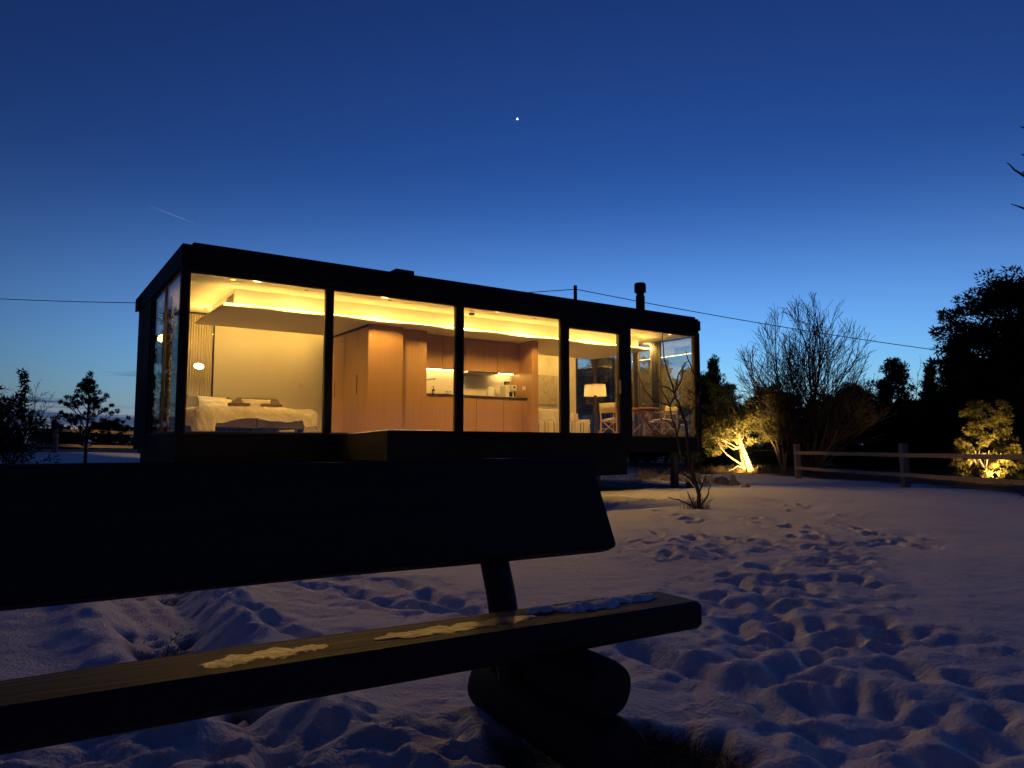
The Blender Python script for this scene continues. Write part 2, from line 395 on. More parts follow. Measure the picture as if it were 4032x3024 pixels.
# cleared strip with snow banks behind the bench
lb = np.array([c8(270, 600), c8(320, 640), c8(560, 930), c8(640, 1010)]); rb = np.array([c8(830, 560), c8(870, 590), c8(1080, 860), c8(1160, 960)])
def side_of(p, q): return ((q[0]-p[0])*(Y-p[1])-(q[1]-p[1])*(X-p[0]))/math.hypot(q[0]-p[0], q[1]-p[1])
dl = side_of(lb[1], lb[2]); dr = -side_of(rb[1], rb[2])
wobl = 0.07*fbm(X*3, Y*3, 3, 51)
inside = sstep(-0.02, 0.22, dl+wobl)*sstep(-0.02, 0.22, dr+wobl)
along = sstep(2.2, 2.7, Y)*(1-sstep(6.3, 7.2, Y))
inside = inside*along
Zg += along*0.07*(np.exp(-((dl+wobl+0.08)/0.13)**2)+np.exp(-((dr+wobl+0.08)/0.13)**2))*(1+0.6*fbm(X*6, Y*6, 3, 52))
Zg -= inside*0.085
dirx = (lb[2]-lb[1])/np.linalg.norm(lb[2]-lb[1]); perp = X*(-dirx[1])+Y*dirx[0]
Zg += inside*(0.008*np.sin(perp*46)+0.022*np.clip(fbm(X*5, Y*7, 3, 53), 0, 1))
# clods thrown up beside the strip, under the seat
clod = sstep(-2.3, -1.6, X)*(1-sstep(-0.25, 0.35, X))*(1-sstep(2.5, 3.15, Y))*sstep(0.5, 1.5, Y)
cn_ = np.abs(fbm(X*4.2, Y*4.2, 4, 61, 0.55)); c2_ = fbm(X*11, Y*11, 3, 62)
Zg += clod*(0.10*(0.35-cn_)+0.025*c2_+0.03)
# the bare patches: bench feet, cleared strip, below the house, the wood's floor
LX = (X-HC[0])*HE[0]+(Y-HC[1])*HE[1]; LY = (X-HC[0])*HN[0]+(Y-HC[1])*HN[1]
nz = fbm(X*2.2, Y*2.2, 4, 71); nz2 = fbm(X*9, Y*9, 3, 72)
bare = np.zeros_like(X)
bp = on_ground(2480, 2960)[:2]
bare = np.maximum(bare, 1-sstep(0.75, 1.05, np.hypot((X-bp[0])/0.44, (Y-bp[1])/0.36)+0.35*nz+0.2*nz2))
bare = np.maximum(bare, inside*sstep(0.10, 0.42, nz*0.8+nz2*0.5))
under = sstep(-0.6, 0.4, LY+0.5*nz)*(1-sstep(4.0, 5.2, LY))*sstep(-0.6, 0.5, LX)*(1-sstep(11.6, 12.6, LX+0.4*nz))
bare = np.maximum(bare, under)
litter = sstep(11.4, 13.2, LX+0.8*nz)*(1-sstep(13.6, 15.0, LX))*sstep(-0.8, 0.2, LY+0.5*nz)*(1-sstep(3.0, 4.0, LY))
bare = np.maximum(bare, litter*sstep(-0.05, 0.35, nz2+0.6*nz))
wood_r = sstep(25.5, 27.5, Y+1.2*nz-0.12*(X-8))*sstep(3, 6, X)
wood_f = np.maximum(sstep(9.6, 11.0, X-0.0*Y+0.8*nz)*sstep(12, 14, Y)*0, 0)
beyond = sstep(0.4, 1.6, (X-(8.9+(22.0-Y)*0.133))+0.5*nz)*sstep(9, 11, Y)
wood_l = sstep(26.5, 30.0, Y+nz)*(1-sstep(3, 6, X))
bare = np.maximum.reduce([bare, wood_r, beyond, wood_l])
Zg -= 0.06*bare*near
ny, nx = GX.shape
idx = np.arange(nx*ny).reshape(ny, nx)
F = np.stack([idx[:-1,:-1], idx[:-1,1:], idx[1:,1:], idx[1:,:-1]], -1).reshape(-1, 4)
gm_ = np_mesh('snow_ground', np.stack([X, Y, Zg], -1), F, True)
at = gm_.attributes.new('bare', 'FLOAT', 'POINT'); at.data.foreach_set('value', bare.astype(np.float32))
sm = bpy.data.materials.new('snow'); sm.use_nodes = True; nt = sm.node_tree; L = nt.links.new; b = nt.nodes['Principled BSDF']
a_ = nt.nodes.new('ShaderNodeAttribute'); a_.attribute_name = 'bare'
tcn = nt.nodes.new('ShaderNodeTexCoord')
n1 = nt.nodes.new('ShaderNodeTexNoise'); n1.inputs['Scale'].default_value = 26; n1.inputs['Detail'].default_value = 6; L(tcn.outputs['Object'], n1.inputs[0])
soil = nt.nodes.new('ShaderNodeValToRGB'); soil.color_ramp.elements[0].color = (0.018,0.013,0.008,1); soil.color_ramp.elements[1].color = (0.075,0.052,0.028,1)
soil.color_ramp.elements[0].position = 0.35; soil.color_ramp.elements[1].position = 0.7
L(n1.outputs[0], soil.inputs[0])
mx = nt.nodes.new('ShaderNodeMix'); mx.data_type = 'RGBA'; L(a_.outputs['Fac'], mx.inputs[0]); mx.inputs[6].default_value = (0.78, 0.77, 0.76, 1); L(soil.outputs[0], mx.inputs[7])
L(mx.outputs[2], b.inputs['Base Color']); b.inputs['Roughness'].default_value = 0.75; b.inputs['Specular IOR Level'].default_value = 0.25
n2 = nt.nodes.new('ShaderNodeTexNoise'); n2.inputs['Scale'].default_value = 55; n2.inputs['Detail'].default_value = 5; L(tcn.outputs['Object'], n2.inputs[0])
bpn = nt.nodes.new('ShaderNodeBump'); bpn.inputs['Strength'].default_value = 0.8; bpn.inputs['Distance'].default_value = 0.015
L(n2.outputs[0], bpn.inputs['Height']); L(bpn.outputs[0], b.inputs['Normal'])
ground = link('snow_ground', gm_, sm); tag(ground, kind='structure')
ground['label'] = 'trodden snow field with footprints in front of the glass house'

# ------------------------------------------------------------------ the house
house = thing('glass_house', 'long flat-roofed black house with lit full-height glass front and piles', 'house', tuple(HC), HA)
HL, HB, HO = 11.65, 3.70, 3.95                 # inner length, inner depth, outer back
box('floor', M['floorwood'], house, 0.02, HL-0.0, 0.03, HB, -0.03, 0.0)
box('floor_slab', M['fascia'], house, -0.08, HL+0.14, -0.06, HO+0.02, -0.38, -0.032, 0.008, 1)
roof = box('roof', M['fascia'], house, -0.10, HL+0.12, -0.06, 4.72, 2.56, 2.91, 0.008, 1)
box('roof_trim', M['fascia'], roof, 0.06, HL-0.02, -0.075, 4.60, 2.905, 2.945)
box('gutter_box', M['fascia'], roof, -0.14, -0.101, 4.45, 4.86, 2.58, 2.84)
box('eaves_strip', M['fascia'], roof, HL-0.02, HL+0.15, -0.09, 0.30, 2.62, 2.86)
box('roof_vent', M['fascia'], roof, 3.60, 3.98, 0.10, 0.75, 2.90, 3.07, 0.006, 1)
fl = MB().tube([(11.02,1.2,2.9),(11.02,1.2,3.62)], 0.115, 16)
fl.tube([(11.02,1.2,3.62),(11.02,1.2,3.66)], [0.115,0.09], 16); fl.tube([(11.02,1.2,3.66),(11.02,1.2,3.72)], 0.10, 16)
flue = fl.build('flue', M['fascia'], house)
MB().lathe([(0.0,3.72),(0.15,3.72),(0.15,3.93),(0.13,3.96),(0.0,3.97)], 16, (11.02,1.2,0)).build('flue_cap', M['fascia'], flue)
box('ceiling', M['ceil'], house, 0.03, HL-0.02, 0.07, HB, 2.50, 2.559)
box('window_head', M['fascia'], house, 0.021, HL, -0.04, 0.069, 2.499, 2.559)
# back wall with the kitchen core in front of it, opening at the right end
box('wall', M['plaster'], house, 1.22, 10.92, HB, HO, 0.0, 2.5)
box('wall', M['fascia'], house, 1.22, 10.92, HO+0.001, HO+0.04, -0.02, 2.555)
box('side_fin', M['fascia'], house, -0.09, -0.03, 3.0, 4.66, -0.30, 2.555)
# dropped ceiling tray with light cove
tray = box('ceiling_tray', M['ceil'], house, 0.70, 10.92, 0.72, 3.02, 2.15, 2.185)
box('tray_box', M['ceil'], tray, 0.95, 10.66, 0.93, 2.80, 2.186, 2.499)
for k in range(7):
    MB().box(0.935, 0.949, 1.05, 1.55, 2.25+k*0.028, 2.262+k*0.028).build('vent_slat', M['frame'], tray)
for k in range(7):
    MB().box(10.661, 10.675, 1.05, 1.60, 2.25+k*0.028, 2.262+k*0.028).build('vent_slat', M['frame'], tray)
led_wall = emit('led_wall_strip', WARM, 130.0)
for nm, b_ in (('front', (0.74,10.88,0.735,0.765)), ('back', (0.74,10.88,2.975,3.005)), ('left', (0.715,0.745,0.80,2.95)), ('right', (10.875,10.905,0.80,2.95))):
    box('led_strip', M['led'] if nm != 'back' else led_wall, tray, *b_, 2.187, 2.197)
# posts of the front (x ranges read off the photograph) and of the sides
posts = [(-0.09,0.02), (2.255,2.345), (4.85,4.98), (7.44,7.60), (9.16,9.45), (11.66,11.80)]
for i, (a, b_) in enumerate(posts):
    y1 = 0.05 if i in (0, 5) else 0.09
    box('post', M['fascia'], house, a, b_, -0.05, y1, -0.031, 2.558)
def window(x0, x1, z0, z1, y=0.0, fw=0.035, g='glass', deep=0.05):
    fr = MB().box(x0,x0+fw,y-0.015,y+deep,z0,z1).box(x1-fw,x1,y-0.015,y+deep,z0,z1).box(x0+fw,x1-fw,y-0.015,y+deep,z1-fw,z1).box(x0+fw,x1-fw,y-0.015,y+deep,z0,z0+0.02).build('window', M['frame'], house)
    box('pane', M[g], fr, x0+fw-0.004, x1-fw+0.004, y+0.012, y+0.022, z0+0.018, z1-fw+0.002)
    return fr
window(0.021, 2.254, -0.03, 2.498, fw=0.03)
window(2.346, 4.849, -0.03, 2.498, fw=0.03)
window(4.981, 7.439, -0.03, 2.498, fw=0.03)
dr_ = window(7.601, 9.159, -0.03, 2.36, fw=0.055, deep=0.07)
box('door_handle', M['steel'], dr_, 9.10, 9.125, -0.06, -0.02, 0.95, 1.25)
box('door_head', M['fascia'], house, 7.601, 9.159, -0.045, 0.06, 2.362, 2.557)
window(9.451, 11.659, -0.03, 2.498, fw=0.03)
def side_window(x, y0, y1, z0, z1, g='glass', fw=0.04):
    fr = MB().box(x-0.025,x+0.025,y0,y0+fw,z0,z1).box(x-0.025,x+0.025,y1-fw,y1,z0,z1).box(x-0.025,x+0.025,y0+fw,y1-fw,z1-fw,z1).box(x-0.025,x+0.025,y0+fw,y1-fw,z0,z0+0.03).build('window', M['frame'], house)
    box('pane', M[g], fr, x-0.006, x+0.006, y0+fw-0.004, y1-fw+0.004, z0+0.028, z1-fw+0.002)
    return fr
side_window(-0.035, 0.051, 1.60, -0.03, 2.558, 'glass_end')
side_window(-0.035, 1.601, 2.999, -0.03, 2.558, 'glass_end')
side_window(-0.035+0.05, 3.0, 3.69, -0.03, 2.498, 'glass_end')
side_window(HL+0.03, 0.051, 1.20, -0.03, 2.498, 'glass_end')
box('post', M['fascia'], house, HL+0.01, HL+0.11, 1.201, 1.46, -0.031, 2.558)
side_window(HL+0.03, 1.461, 1.98, -0.03, 2.498, 'glass_end')
box('post', M['fascia'], house, HL+0.01, HL+0.11, 1.981, 2.12, -0.031, 2.558)
side_window(HL+0.03, 2.121, HB-0.01, -0.03, 2.498, 'glass_end')
box('post', M['frame'], house, HL+0.0, HL+0.10, HB, HB+0.10, -0.031, 2.558)
# back windows: right end and left end
for (x0, x1) in ((10.921, HL), (0.02, 1.219)):
    fr = MB().box(x0,x0+0.05,HB+0.02,HB+0.07,-0.03,2.498).box(x1-0.02,x1,HB+0.02,HB+0.07,-0.03,2.498).box(x0+0.05,x1-0.02,HB+0.02,HB+0.07,2.45,2.498).box(x0+0.05,x1-0.02,HB+0.02,HB+0.07,-0.03,0.0).build('window', M['frame'], house)
    box('pane', M['glass_end'], fr, x0+0.046, x1-0.018, HB+0.04, HB+0.05, -0.002, 2.452)
for px in (0.35, 3.2, 6.0, 8.7, 11.24):
    for py in (0.35, 3.6):
        w_ = hw(px, py); g_ = gz(w_[0], w_[1])-HC[2]
        box('pile', M['concrete'], house, px-0.07, px+0.07, py-0.07, py+0.07, g_-0.25, -0.381)
# electrical plates on the walls
box('thermostat', M['white'], house, 3.02, 3.12, HB-0.02, HB-0.001, 1.05, 1.17)
box('wall_socket', M['white'], house, 3.02, 3.14, HB-0.02, HB-0.001, 0.08, 0.16)
MB().lathe([(0.0,2.455),(0.052,2.455),(0.06,2.465),(0.06,2.4995),(0.0,2.4995)], 18, (5.55,0.58,0)).build('smoke_detector', M['frame'], house)
def downlight_or_fill(px, py, watts, tilt, lens, cone=2.5, ry=0.0, rz=0.0):  # serves the visible ceiling spots and the added fill lamps
    o = MB().lathe([(0.0,2.494),(0.032,2.494),(0.038,2.4996)], 14, (px,py,0)).build('downlight_or_fill', lens, house)
    ld = bpy.data.lights.new('downlight_or_fill_lamp', 'SPOT'); ld.energy = watts; ld.color = (1.0,0.54,0.12); ld.spot_size = cone; ld.spot_blend = 0.8; ld.shadow_soft_size = 0.05 if abs(tilt) > 0.9 or ry else 0.09
    lo = bpy.data.objects.new('downlight_or_fill_lamp', ld); C.objects.link(lo); lo.parent = o; lo.location = (px, py, 2.44 if abs(tilt) > 0.9 or ry else 2.39); lo.rotation_euler = (tilt, ry, rz)
lens_on = emit('downlight_lens', WARM, 6.0); fill_lens = emit('fill_lamp_lens', WARM, 0.3)
for px in (0.74, 11.05): downlight_or_fill(px, 0.24, DL*1.8, 0.45, lens_on)
downlight_or_fill(2.0, 0.34, DL*1.2, 0.50, fill_lens)  # added fill lamp for the bed and its wall
downlight_or_fill(0.26, 3.20, 7000, 1.43, fill_lens, 0.36, 0.0, -0.09)        # added lamp, aimed through the back window to light the left fence
for px in (3.6, 5.4, 7.0, 9.0): downlight_or_fill(px, 0.34, DL*1.9, 0.40, fill_lens)  # added fill lamps to brighten the cabinet fronts
for px in (0.9, 1.9, 2.9, 8.4, 9.4, 10.4): downlight_or_fill(px, 3.12, DL*0.55, -0.1, fill_lens, 2.7)  # added fill lamps to wash the back wall
for px in (1.1, 3.4, 5.9, 8.3, 10.5): downlight_or_fill(px, 0.16, OUT_FILL, -0.95, fill_lens, 1.9)   # added lamps aimed out over the terrace to warm the snow
downlight_or_fill(11.40, 1.6, 260, 0.0, fill_lens, 2.0, -0.95)   # added lamp, aimed through the right end window to light the stones

def in_house(name, label, cat, x, y, z=0.0, rz=0.0, group=None):
    return thing(name, label, cat, hw(x, y, z), HA+rz, group)

# ------------------------------------------------------------------ deck
deck = in_house('deck', 'dark timber terrace in front of the lit windows with snowy left edge', 'deck', 0, 0, 0)
DX0, DX1, DY = 2.36, 7.05, -2.35
nb = 16; bw = (0-0.07-DY)/nb
# boards run along the front; their left ends lie on a line slightly askew
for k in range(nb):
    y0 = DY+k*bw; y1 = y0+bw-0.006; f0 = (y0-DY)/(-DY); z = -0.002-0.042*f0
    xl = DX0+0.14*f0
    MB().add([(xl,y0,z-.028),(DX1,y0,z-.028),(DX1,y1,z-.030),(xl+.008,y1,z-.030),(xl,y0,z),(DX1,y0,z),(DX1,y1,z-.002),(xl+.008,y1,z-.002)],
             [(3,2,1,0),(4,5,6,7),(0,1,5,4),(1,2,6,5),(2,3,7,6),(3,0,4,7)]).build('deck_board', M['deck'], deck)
box('front_fascia', M['fascia'], deck, DX0, DX1, DY-0.03, DY-0.001, -0.75, -0.003)
MB().add([(DX0-.03,DY-.03,-.45),(DX0-.002,DY-.03,-.45),(DX0+.138,-.07,-.45),(DX0+.11,-.07,-.45),(DX0-.03,DY-.03,-.004),(DX0-.002,DY-.03,-.004),(DX0+.138,-.07,-.05),(DX0+.11,-.07,-.05)],
         [(3,2,1,0),(4,5,6,7),(0,1,5,4),(1,2,6,5),(2,3,7,6),(3,0,4,7)]).build('side_fascia', M['fascia'], deck)
box('side_fascia', M['fascia'], deck, DX1+0.001, DX1+0.03, DY-0.03, -0.07, -0.45, -0.003)
for px in (2.6, 4.0, 5.2, 6.2):
    for py in (-2.2, -0.4):
        w_ = hw(px, py); g_ = gz(w_[0], w_[1])-HC[2]
        box('deck_post', M['deck'], deck, px-.06, px+.06, py-.06, py+.06, g_-0.2, -0.06)
# a thin crust of snow left on the terrace
def snow_slab(name, label, grid_fn, nu, nv, parent_loc, rz, thick, seed):
    u = np.linspace(0, 1, nu); v = np.linspace(0, 1, nv); U, V = np.meshgrid(u, v)
    x, y = grid_fn(U, V)
    edge = np.minimum.reduce([U, 1-U, V, 1-V])
    e = sstep(0, 0.16, edge+0.05*fbm(x*9, y*9, 3, seed))
    z = thick*e*(0.75+0.5*fbm(x*7, y*16, 4, seed+3))
    z[0,:] = z[-1,:] = 0; z[:,0] = z[:,-1] = 0
    top = np.stack([x, y, np.maximum(z, 0)], -1).reshape(-1, 3)
    idx = np.arange(nu*nv).reshape(nv, nu)
    f = np.stack([idx[:-1,:-1], idx[:-1,1:], idx[1:,1:], idx[1:,:-1]], -1).reshape(-1, 4)
    o = link(name, np_mesh(name, top, f, True), M['snow2'], None, parent_loc, rz)
    return tag(o, label, 'snow')
p = hw(DX0, DY, 0.001)
def dk(U, V): return (0.02+U*1.1+V*0.12, 0.05+V*2.2)
so = snow_slab('snow_crust', 'thin crust of old snow along the left edge of the dark terrace', dk, 40, 60, p, HA, 0.03, 90)
so.rotation_euler = (-0.0, 0, HA)
me = so.data; co = np.empty(len(me.vertices)*3, np.float32); me.vertices.foreach_get('co', co); co = co.reshape(-1,3); co[:,2] -= co[:,1]*0.019; me.vertices.foreach_set('co', co.ravel()); me.update()

# ------------------------------------------------------------------ bedroom
bed = in_house('bed', 'pair of grey upholstered beds pushed together with rounded headboards', 'bed', 0, 0, 0)
def rounded(w, h, r, n=6):
    pts = [(0,0),(w,0)]
    for cx, cz, a0 in ((w-r,h-r,0),(r,h-r,PI/2)):
        for k in range(n+1): pts.append((cx+r*math.cos(a0+k*PI/2/n), cz+r*math.sin(a0+k*PI/2/n)))
    return pts
for x0 in (0.645, 1.612):
    m_ = MB().prism([(x0+x, 0.03+z) for x, z in rounded(0.955, 0.745, 0.11)], 3.57, 3.66)
    m_.build('headboard', M['headboard'], bed, 0.012, 2)
box('head_side', M['headboard'], bed, 0.60, 0.644, 3.05, 3.65, 0.03, 0.775, 0.02, 2)
box('bed_base', M['headboard'], bed, 0.72, 1.60, 1.80, 3.56, 0.10, 0.27, 0.02, 2)
box('bed_base', M['headboard'], bed, 1.615, 2.50, 1.80, 3.56, 0.10, 0.27, 0.02, 2)
box('mattress', M['pillow'], bed, 0.72, 1.60, 1.80, 3.55, 0.272, 0.44, 0.03, 2)
box('mattress', M['pillow'], bed, 1.615, 2.50, 1.80, 3.55, 0.272, 0.44, 0.03, 2)
for lx in (0.80, 1.52, 1.70, 2.43):
    for ly in (1.86, 3.48): box('leg', M['black'], bed, lx-.015, lx+.015, ly-.015, ly+.015, 0.0, 0.099)
# duvet
nu, nv = 120, 110
s = np.linspace(-0.58, 1.88+0.56, nu); t = np.linspace(-0.68, 1.45, nv); S, T = np.meshgrid(s, t)
x0, y0, Wx, Ly = 0.68, 1.78, 1.88, 1.5
cx_ = np.clip(S, 0, Wx); cy_ = np.clip(T, 0, Ly)
ox, oy = S-cx_, T-cy_
flare = 0.80+0.32*fbm(S*1.6, T*1.6, 2, 5)
d = np.hypot(ox, oy)*flare*np.where(oy < 0, np.where(np.abs(S-Wx/2) < 0.80, 0.66, 1.0), 1.0)
ux = np.where(d > 1e-6, ox/np.maximum(np.hypot(ox,oy),1e-6), 0); uy = np.where(d > 1e-6, oy/np.maximum(np.hypot(ox,oy),1e-6), 0)
r = 0.17
ang = np.minimum(d/r, 1.35)
hor = r*np.sin(ang)+np.maximum(d-1.35*r, 0)*0.22; drop = r*(1-np.cos(ang))+np.maximum(d-1.35*r, 0)*0.95
fold = 0.022*fbm(S*5+1.5*T, T*2.2, 4, 6)+0.030*fbm(S*2.2, T*1.4, 3, 8)+0.010*np.abs(fbm(S*9-3*T, T*6, 3, 9))
ZZ = 0.475-drop+fold*(0.7+0.6*(d > 0.05))
XX = x0+cx_+ux*hor+0.02*fbm(S*5, T*5, 3, 12)*(d > 0.02)+fold*ux*0.8
YY = y0+cy_+uy*hor+fold*uy*0.9
ZZ = np.maximum(ZZ, 0.03)
idx = np.arange(nu*nv).reshape(nv, nu)
f = np.stack([idx[:-1,:-1], idx[:-1,1:], idx[1:,1:], idx[1:,:-1]], -1).reshape(-1, 4)
du = link('duvet', np_mesh('duvet', np.stack([XX,YY,ZZ],-1), f, True), M['linen'], None, hw(0,0,0), HA)
sol = du.modifiers.new('thick', 'SOLIDIFY'); sol.thickness = 0.02; sol.offset = 0.0
tag(du, 'crumpled beige linen duvet hanging over the edges of the bed', 'duvet')
def pillow_mesh(w, h, th, seed, flange=0.0):
    n = 26; u = np.linspace(-1, 1, n); U, V = np.meshgrid(u, u)
    prof = np.clip((1-np.abs(U)**3.0)*(1-np.abs(V)**3.0), 0, 1)**0.55
    pin = 1-0.07*(1-np.abs(V)**2)*np.abs(U)**2; pin2 = 1-0.09*(1-np.abs(U)**2)*np.abs(V)**2
    x = U*w/2*pin; z = V*h/2*pin2
    w1 = 0.018*fbm(U*2.2+seed, V*2.2, 3, seed)
    y = prof*th/2
    a = np.stack([x, -y+w1, z], -1).reshape(-1,3); b_ = np.stack([x, y+w1, z], -1).reshape(-1,3)
    idx = np.arange(n*n).reshape(n,n)
    f = np.stack([idx[:-1,:-1], idx[:-1,1:], idx[1:,1:], idx[1:,:-1]], -1).reshape(-1,4)
    return np_mesh('pillow', np.vstack([a,b_]), np.vstack([f, f[:,::-1]+n*n]), True)
def put(o, x, y, z, rx=0, ry=0, rz=0):
    o.matrix_world = Matrix.Translation(hw(x,y,z)) @ Matrix.Rotation(HA+rz, 4, 'Z') @ Matrix.Rotation(rx, 4, 'X') @ Matrix.Rotation(ry, 4, 'Y')
    return o
for (x, y, z, w_, h_, rx, ry, rz, sd, lb_) in (
    (1.17, 3.46, 0.60, 0.56, 0.36, -0.32, 0.02, 0.03, 3, 'rumpled cream pillow leaning against the headboard beside the curtain'),
    (1.22, 3.30, 0.575, 0.62, 0.30, -0.55, -0.05, -0.02, 5, 'plump cream pillow lying in front of another pillow under the reading lamp'),
    (2.04, 3.44, 0.59, 0.60, 0.34, -0.35, 0.0, 0.0, 9, 'single smooth cream pillow on the bed half away from the curtain')):
    o = link('pillow', pillow_mesh(w_, h_, 0.17, sd), M['pillow'])
    put(o, x, y, z, rx, ry, rz); tag(o, lb_, 'pillow', 'pillows on the bed')
def towel(x, y, z, w_, dd, hh, label, rz=0.0):
    m_ = MB().box(-w_/2, w_/2, -dd/2, dd/2, 0, hh)
    me = m_.mesh('towel', 0.018, 3)
    o = link('towel', me, M['towel']); put(o, x, y, z, 0, 0.015, rz); tag(o, label, 'towel', 'folded towels on the bed')
for x, who in ((1.56, 'beside the plump pillow'), (2.20, 'in front of the single smooth pillow')):
    zt = 0.522
    towel(x, 2.92, zt, 0.40, 0.26, 0.05, 'folded brown towel at the bottom of the pair '+who, 0.05)
    towel(x-0.01, 2.92, zt+0.051, 0.38, 0.25, 0.05, 'folded brown towel on top of the pair '+who, 0.02)
# curtain across the back left window
def curtain(name, label, x0, x1, y0, y1, z0, z1, folds, amp, seed):
    n = folds*10+1; s = np.linspace(0, 1, n); zz = np.linspace(0, 1, 14); S, Zz = np.meshgrid(s, zz)
    dx, dy = x1-x0, y1-y0; ll = math.hypot(dx, dy); nx_, ny_ = -dy/ll, dx/ll
    w_ = amp*np.sin(S*folds*2*PI+1.2*fbm(S*6, Zz*1.5, 2, seed))*(0.7+0.4*fbm(S*9, Zz*0+1, 2, seed+1))
    P = np.stack([x0+dx*S+nx_*w_, y0+dy*S+ny_*w_, z0+(z1-z0)*Zz], -1).reshape(-1,3)
    idx = np.arange(n*14).reshape(14, n)
    f = np.stack([idx[:-1,:-1], idx[:-1,1:], idx[1:,1:], idx[1:,:-1]], -1).reshape(-1,4)
    o = link(name, np_mesh(name, P, f, True), M['curtain'], None, hw(0,0,0), HA)
    so_ = o.modifiers.new('thick', 'SOLIDIFY'); so_.thickness = 0.004
    return tag(o, label, 'curtain')
curtain('curtain', 'long cream curtain hanging in folds behind the bed', 0.52, 1.17, 3.66, 3.66, 0.02, 2.46, 13, 0.026, 4)
curtain('curtain', 'cream curtain gathered against the left glass side of the house', 0.13, 0.13, 2.05, 2.95, 0.02, 2.46, 12, 0.035, 14)
# reading lamp on a swing arm
rl = in_house('reading_lamp', 'lit reading lamp on a thin swing arm beside the bed curtain', 'lamp', 0, 0, 0)
MB().lathe([(0.0,0),(0.10,0),(0.10,0.015),(0.012,0.03),(0.0,0.03)], 18, (0.22,3.10,0)).build('base', M['steel'], rl)
MB().tube([(0.22,3.10,0.03),(0.22,3.10,1.12)], 0.009, 8).build('stand', M['steel'], rl)
MB().tube([(0.22,3.10,1.12),(0.55,3.18,1.30),(0.80,3.22,1.40)], 0.008, 8).build('arm', M['steel'], rl)
M['bulb'] = emit('lamp_bulb', (1.0,0.72,0.36), 60.0)
hd = MB(); hd.lathe([(0.02,0.05),(0.05,0.045),(0.095,0.0),(0.10,-0.03),(0.094,-0.03),(0.088,0.0),(0.045,0.035)], 20)
h_o = hd.build('lamp_head', M['white'], rl); h_o.location = (0.84,3.22,1.36); h_o.rotation_euler = (-0.55, 0.22, 0)
bl = MB().lathe([(0.0,-0.026),(0.07,-0.026),(0.085,-0.02),(0.085,-0.015),(0.0,-0.012)], 20).build('diffuser', M['bulb'], h_o)

# ------------------------------------------------------------------ kitchen core
KX0, KX1 = 3.46, 7.61
wd = in_house('wardrobe', 'tall oak wardrobe block with recessed slot handles facing the bed', 'wardrobe', 0, 0, 0)
box('carcass', M['darkline'], wd, 3.481, 4.20, 1.02, 3.40, 0.0, 2.145)
box('front_panel', M['oak'], wd, 3.462, 4.20, 0.999, 1.018, 0.0, 2.145)
yy = 1.019; hy = [1.28, 2.02]
for k, (a, b_) in enumerate(((1.020,1.490), (1.500,2.230), (2.240,2.795), (2.805,3.40))):
    dd_ = box('door', M['oak'], wd, 3.460, 3.479, a, b_, 0.012, 2.085)
    if k in (1,):
        box('handle_slot', M['darkline'], dd_, 3.4575, 3.4595, 1.515, 1.555, 0.80, 1.18)
    if k == 2: box('handle_slot', M['darkline'], dd_, 3.4575, 3.4595, 2.72, 2.76, 0.80, 1.18)
for k in range(3): box('vent_slat', M['darkline'], wd, 3.470, 3.4795, 1.02, 3.40, 2.094+k*0.017, 2.102+k*0.017)
kt = in_house('kitchen_unit', 'oak kitchen niche with dark worktop and wall cupboards', 'kitchen', 0, 0, 0)
box('tall_panel', M['oak'], kt, 4.205, 4.84, 1.19, 2.5, 0.0, 2.142)
box('side_panel', M['oak'], kt, 7.44, 7.61, 1.05, 3.40, 0.0, 2.142)
box('back_panel', M['splash'], kt, 4.841, 7.439, 1.88, 1.92, 0.0, 2.14)
for a, b_ in ((4.852,6.076), (6.086,6.776), (6.786,7.306), (7.316,7.436)):
    box('cabinet_door', M['oak'], kt, a, b_, 1.235, 1.254, 0.02, 0.818)
box('carcass', M['darkline'], kt, 4.842, 7.438, 1.256, 1.879, 0.015, 0.818)
box('worktop', M['counter'], kt, 4.841, 7.439, 1.215, 1.879, 0.82, 0.852)
for a, b_ in ((4.852,5.407), (5.417,5.987), (5.997,6.836), (6.846,7.437)):
    box('wall_cupboard', M['oak'], kt, a, b_, 1.555, 1.575, 1.425, 2.14)
box('carcass', M['darkline'], kt, 4.842, 7.438, 1.577, 1.879, 1.43, 2.139)
ulit = emit('under_light', (1.0,0.60,0.18), 100.0)
box('under_light', ulit, kt, 4.90, 5.95, 1.74, 1.752, 1.42, 1.429)
box('under_light', ulit, kt, 6.90, 7.40, 1.74, 1.752, 1.42, 1.429)
hood = in_house('range_hood', 'slim pull-out cooker hood under the oak wall cupboards', 'hood', 0, 0, 0)
MB().add([(6.02,1.50,1.385),(6.82,1.50,1.385),(6.82,1.86,1.375),(6.02,1.86,1.375),(6.02,1.50,1.4235),(6.82,1.50,1.4235),(6.82,1.86,1.4235),(6.02,1.86,1.4235)],
         [(3,2,1,0),(4,5,6,7),(0,1,5,4),(1,2,6,5),(2,3,7,6),(3,0,4,7)]).build('body', M['white'], hood)
box('front_bar', M['counter'], hood, 6.02, 6.82, 1.485, 1.499, 1.388, 1.42)
ta = in_house('tap', 'tall bent kitchen tap standing at the end of the worktop by the tall oak panel', 'tap', 5.02, 1.62, 0.852)
MB().tube([(0,0,0),(0,0,0.26),(0.01,-0.01,0.30),(0.05,-0.05,0.325),(0.17,-0.12,0.34)], 0.013, 10).build('spout', M['steel'], ta)
MB().tube([(0.17,-0.12,0.34),(0.175,-0.123,0.325)], 0.02, 10).build('nozzle', M['black'], ta)
MB().lathe([(0.0,0.0),(0.028,0.0),(0.028,0.03),(0.0,0.035)], 12).build('base', M['black'], ta)
sb = in_house('soap_bottle', 'small dark brown pump bottle on the worktop beside the tap', 'bottle', 5.13, 1.42, 0.852)
